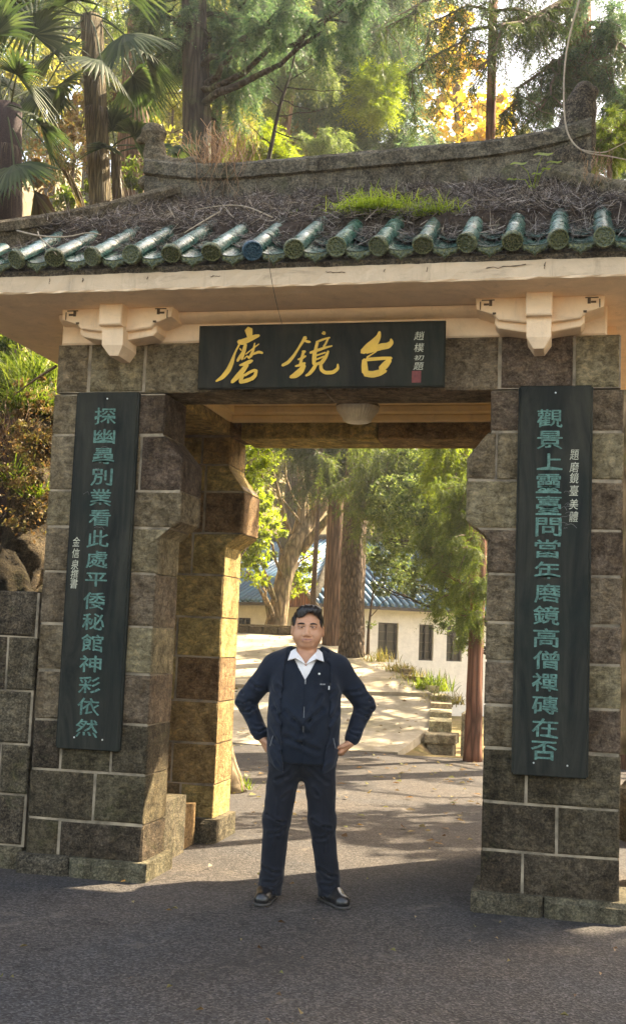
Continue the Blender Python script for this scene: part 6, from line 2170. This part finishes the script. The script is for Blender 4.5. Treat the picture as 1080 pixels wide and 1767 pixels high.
# ------------------------------------------------------------------ low plants by the path
for i, (p, n, L, m, sp, lab) in enumerate((((-0.889, 13.600, 0.684), 260, .42, 'grass', .8, 'dense bright green grass clump on the path edge'),
                                          ((-0.515, 12.800, 0.509), 130, .34, 'grass_dry', 1.1, 'paler arching grass hanging over the steps'),
                                          ((-1.687, 15.200, 0.940), 150, .30, 'grass_dry', 1.0, 'yellow green weeds at the upper path edge'),
                                          ((-1.307, 14.400, 0.783), 170, .32, 'grass_dry', 1.0, 'yellow weeds beside the dense green clump'),
                                          ((-2.225, 16.200, 1.103), 80, .35, 'grass_dry', .7, 'thin dry weeds at the foot of the scaly pine'),
                                          ((-1.583, 4.250, 0.027), 70, .17, 'grass', .8, 'bright grass tuft at the foot of the leaning trunk'),
                                          ((-1.715, 4.100, 0.003), 90, .12, 'grass_dry', 1.0, 'dry grass around the base of the leaning trunk'),
                                          ((-0.868, 12.900, 0.457), 100, .22, 'grass_dry', 1.1, 'short yellow moss grass behind the kerb corner'))):
    grass_clump(p, n, L, .012 if p[1] < 6 else .02, M[m], lab, 60 + i, spread=sp, base=.05 if p[1] < 6 else .16, name='path_grass')


def edging():
    r = empty('stone_kerb', (0, 0, 0)); tag(r, 'mossy stone kerb stepping down the right side of the path', 'kerb')
    M['kerb'] = stone_mat('kerb', [(.20, .12, .07), (.34, .30, .2), (.46, .42, .3)], .95, .015)
    ys = [10.75, 11.4, 12.1, 12.8, 13.3, 14.1, 14.9, 15.7]
    for i in range(len(ys) - 1):
        ya, yb = ys[i], ys[i + 1]
        xa, xb = float(edge_x(ya)), float(edge_x(yb))
        z = .145 * ((ya + yb) / 2 - 9) + (.10 if ya > 12.9 else .05)
        w = .34 if ya < 12.9 else .22
        V = [(xa, ya, -.7), (xa + w, ya, -.7), (xb + w, yb - .01, -.7), (xb, yb - .01, -.7), (xa, ya, z), (xa + w, ya, z), (xb + w, yb - .01, z + .02), (xb, yb - .01, z + .02)]
        mesh('kerb_stone', V, [(0, 3, 2, 1), (4, 5, 6, 7), (0, 1, 5, 4), (1, 2, 6, 5), (2, 3, 7, 6), (3, 0, 4, 7)], M['kerb'], r)
    MB().box(-.56, -.10, 10.2, 10.72, .06, .20, .02, .006).build('cap_stone', M['kerb'], r)
    MB().box(-.52, -.14, 10.25, 10.70, -.6, .055, .02, .006).build('kerb_post', M['kerb'], r)
    MB().box(-.06, .02, 10.6, 12.9, -.6, .50, .01).build('kerb_side', M['kerb'], r)


edging()


def low_wall():
    r = empty('low_wall', (0, 0, 0)); tag(r, 'low grey stone wall across the top of the path in front of the house', 'wall')
    A = np.array((-6.560, 19.400, 1.343)); Bq = np.array((-4.802, 19.400, 1.357))
    A[2] = Bq[2] = 1.42
    n = 5
    for i in range(n):
        for k in range(2):
            a = A + (Bq - A) * i / n; b = A + (Bq - A) * (i + 1) / n
            MB().box(a[0] + .01, b[0] - .01, 19.35 - .02 * k, 19.7, 1.40 + k * .17, 1.40 + .165 + k * .17, .015, .008).build('stone', M['wall_stone'], r)
    MB().box(A[0] - .02, Bq[0] + .02, 19.30, 19.74, 1.742, 1.79, .01, .004).build('coping', M['wall_stone'], r)


low_wall()

# fallen leaves on path and road
R_ = np.random.RandomState(77)
n = 820
y = np.concatenate([R_.uniform(1.8, 18.8, 700), R_.uniform(-4.5, 1.8, 120)]); x = np.array([R_.uniform(-2.75 - .33 * max(q - 1, 0) + .3, min(2, float(edge_x(q)) - .1) if q > 8.6 else 1.6) for q in y])
z = np.where(y > 9, .145 * (y - 9) + .10, .022) + np.where((y > 9) & (y < 13), -.05, 0)
x[700:] = R_.uniform(-2.5, 2.6, 120) ; P = np.stack([x, y, z], 1); a = R_.uniform(0, 6.28, n); t = np.stack([np.cos(a), np.sin(a), np.zeros(n)], 1); s = np.stack([-np.sin(a), np.cos(a), R_.normal(size=n) * .3], 1)
L = (R_.uniform(.02, .055, n) * np.where(np.arange(n) >= 700, .45, 1))[:, None]
V = np.stack([P - t * L, P + s * L * .5 + [0, 0, .012], P + t * L, P - s * L * .5 + [0, 0, .006]], 1).reshape(-1, 3)
tag(mesh('fallen_leaves', V, np.arange(4 * n).reshape(-1, 4), M['leaf_brown']), 'dry leaves scattered over the path and road', 'leaves', kind='stuff')

# ------------------------------------------------------------------ the white house with blue tiled roofs
M['white_wall'] = plaster_mat('white_wall', (.78, .75, .68), .25)
M['blue_tile'] = glaze_mat('blue_tile', (.03, .10, .18), (.08, .21, .32), .35)
M['window_frame'] = simple('window_frame', (.05, .042, .038), .7, .3, 20)
k = NT('window_glass'); k.bsdf((.02, .025, .03), .12, None, .6); M['window_glass'] = k.m
house = empty('white_house', (-5.4, 24, -.4))
tag(house, 'white walled house with blue glazed tile roofs behind the trees', 'house')
HO = np.array((-5.4, 24, 0.0)); RI = np.linalg.inv(np.eye(3))


def wing(u, nrm, S_len, wins, eave=2.5, hip_sign=1, z0=-.6, inner=0.0):
    u = np.array([u[0], u[1], 0.0]); nrm = np.array([nrm[0], nrm[1], 0.0])
    T = lambda s, r, z: tuple(HO + u * s + nrm * r + np.array([0, 0, z]) - np.array(house.location))
    def bx(name, s0, s1, r0, r1, za, zb, mat, parent=house):
        V = [T(s, r, z) for z in (za, zb) for r in (r0, r1) for s in (s0, s1)]
        F = [(0, 2, 3, 1), (4, 5, 7, 6), (0, 1, 5, 4), (2, 6, 7, 3), (0, 4, 6, 2), (1, 3, 7, 5)]
        return mesh(name, V, F, mat, parent)
    # wall with real openings: piers between windows, sill and head bands
    wz0, wz1 = wins[0][2], wins[0][3]
    bx('wall', inner, S_len, .40, .62, z0, wz0, M['white_wall'])
    bx('wall', inner, S_len, .40, .62, wz1, eave - .02, M['white_wall'])
    xs = [inner] + [v for w in sorted(wins) for v in w[:2]] + [S_len]
    for i in range(0, len(xs), 2):
        bx('wall', xs[i], xs[i + 1], .40, .62, wz0 + .001, wz1 - .001, M['white_wall'])
    for w in wins:
        fr = bx('window', w[0] + .005, w[1] - .005, .55, .59, wz0 + .005, wz1 - .005, M['window_glass'])
        t = .045
        for (a, b, c, d) in ((w[0], w[0] + t, wz0, wz1), (w[1] - t, w[1], wz0, wz1), (w[0] + t, w[1] - t, wz0, wz0 + t), (w[0] + t, w[1] - t, wz1 - t, wz1), ((w[0] + w[1]) / 2 - .015, (w[0] + w[1]) / 2 + .015, wz0 + t, wz1 - t)):
            bx('frame', a + .002, b - .002, .47, .545, c + .002, d - .002, M['window_frame'], fr)
        for q in (.25, .5, .75):
            zz = wz0 + (wz1 - wz0) * q
            bx('glazing_bar', w[0] + t + .003, w[1] - t - .003, .49, .54, zz - .012, zz + .012, M['window_frame'], fr)
    # roof deck and rows of barrel tiles
    run = 4.2; rise = 2.15
    V = [T(0, 0, eave - .02), T(S_len + .5, 0, eave - .02), T(S_len + .5, run, eave - .02 + rise), T(.62 * run, run, eave - .02 + rise)]
    f = (0, 1, 2, 3)
    nrmv = np.cross(np.array(V[1]) - np.array(V[0]), np.array(V[2]) - np.array(V[0]))
    if nrmv[2] < 0: f = f[::-1]
    V2 = [(a, b, c - .1) for a, b, c in V]
    mesh('roof', V + V2, [f, tuple(4 + i for i in f[::-1])] + [(i, 4 + i, 4 + (i + 1) % 4, (i + 1) % 4) for i in range(4)], M['blue_tile'], house)
    k = 0
    s = .12
    while s < S_len + .45:
        r1 = min(run, s / .62)
        if r1 > .15:
            rowpts = [T(s, -.06, eave + .02), T(s, r1, eave + .02 + rise * r1 / run)]
            MB().tube(rowpts, .062, 7, True).build('tile_row', M['blue_tile'], house, True)
        s += .21
    MB().tube([T(.0, .0, eave + .04), T(.62 * run, run, eave + rise + .05)], .12, 8).build('hip_ridge', M['roof_cement'], house, True)
    MB().tube([T(.62 * run, run, eave + rise + .05), T(S_len + .5, run, eave + rise + .05)], .14, 8).build('ridge', M['roof_cement'], house, True)
    bx('eave_board', .05, S_len + .4, -.02, .03, eave - .12, eave - .03, M['window_frame'])


wing((.82, .57), (-.57, .82), 7.5, [(2.2, 2.83, 1.0, 2.03), (3.5, 3.97, 1.0, 2.03), (4.4, 4.91, 1.0, 2.03), (.6, 1.1, 1.0, 2.03)], inner=.35)
wing((-.88, .475), (.475, .88), 6.5, [(.86, 1.13, 1.25, 2.03), (1.61, 2.08, 1.25, 2.03), (2.7, 3.23, 1.25, 2.03), (4.2, 4.7, 1.25, 2.03)], inner=.35)
# small brick gable at the corner
gx, gy = -5.75, 23.6
L_ = np.array(house.location)
V = [(gx - .55 - L_[0], gy - L_[1], 2.35 - L_[2]), (gx + .55 - L_[0], gy - L_[1], 2.35 - L_[2]), (gx - L_[0], gy - L_[1], 2.95 - L_[2])]
V2 = [(a, b + .8, c) for a, b, c in V]
mesh('gable', V + V2, [(0, 1, 2), (5, 4, 3), (0, 3, 4, 1), (1, 4, 5, 2), (2, 5, 3, 0)], M['red_bark'], house)
for s in (-1, 1):
    MB().tube([(gx + s * .65 - L_[0], gy - .06 - L_[1], 2.30 - L_[2]), (gx - L_[0], gy - .06 - L_[1], 3.02 - L_[2])], .06, 6).build('gable_trim', M['roof_cement'], house)

up = empty('timber_house', (-9.9, 27.5, 2.4))
tag(up, 'dark upper storey with a lattice window at the left behind the blue roof', 'house')
MB().box(-1.8, .62, 0, 1.8, -3.0, 3.2).build('wall', simple('timber_wall', (.16, .14, .12), .85, .25, 4), up)
fr = MB().box(-.25, .45, -.03, .02, .75, 1.75).build('window', M['window_glass'], up)
for i in range(5):
    x = -.25 + .7 * i / 4
    MB().box(x - .022, x + .022, -.09, -.04, .70, 1.80).build('lattice_bar', simple('lattice', (.42, .38, .32), .8, .2, 10) if i == 0 else bpy.data.materials['lattice'], fr)
for i in range(4):
    z = .75 + i * .333
    MB().box(-.29, .49, -.12, -.095, z - .02, z + .02).build('lattice_bar', bpy.data.materials['lattice'], fr)
MB().prism([(-2.2, 3.2), (1.0, 3.2), (.2, 4.3), (-1.6, 4.3)], -.5, 2.2).build('roof', M['blue_tile'], up)

# ------------------------------------------------------------------ the air: thin sunlit haze around the whole place
def haze():
    o = MB().box(-165, 165, -140, 285, -4, 50).build('haze')
    mt = bpy.data.materials.new('haze'); mt.use_nodes = True
    nt = mt.node_tree; nt.nodes.clear()
    out = nt.nodes.new('ShaderNodeOutputMaterial'); v = nt.nodes.new('ShaderNodeVolumePrincipled')
    v.inputs['Density'].default_value = .0013
    v.inputs['Color'].default_value = (.95, .95, .93, 1)
    v.inputs['Anisotropy'].default_value = .5
    nt.links.new(v.outputs[0], out.inputs['Volume'])
    o.data.materials.append(mt)
    tag(o, 'thin sunlit haze in the air around the gateway and trees', 'haze', kind='stuff')


haze()
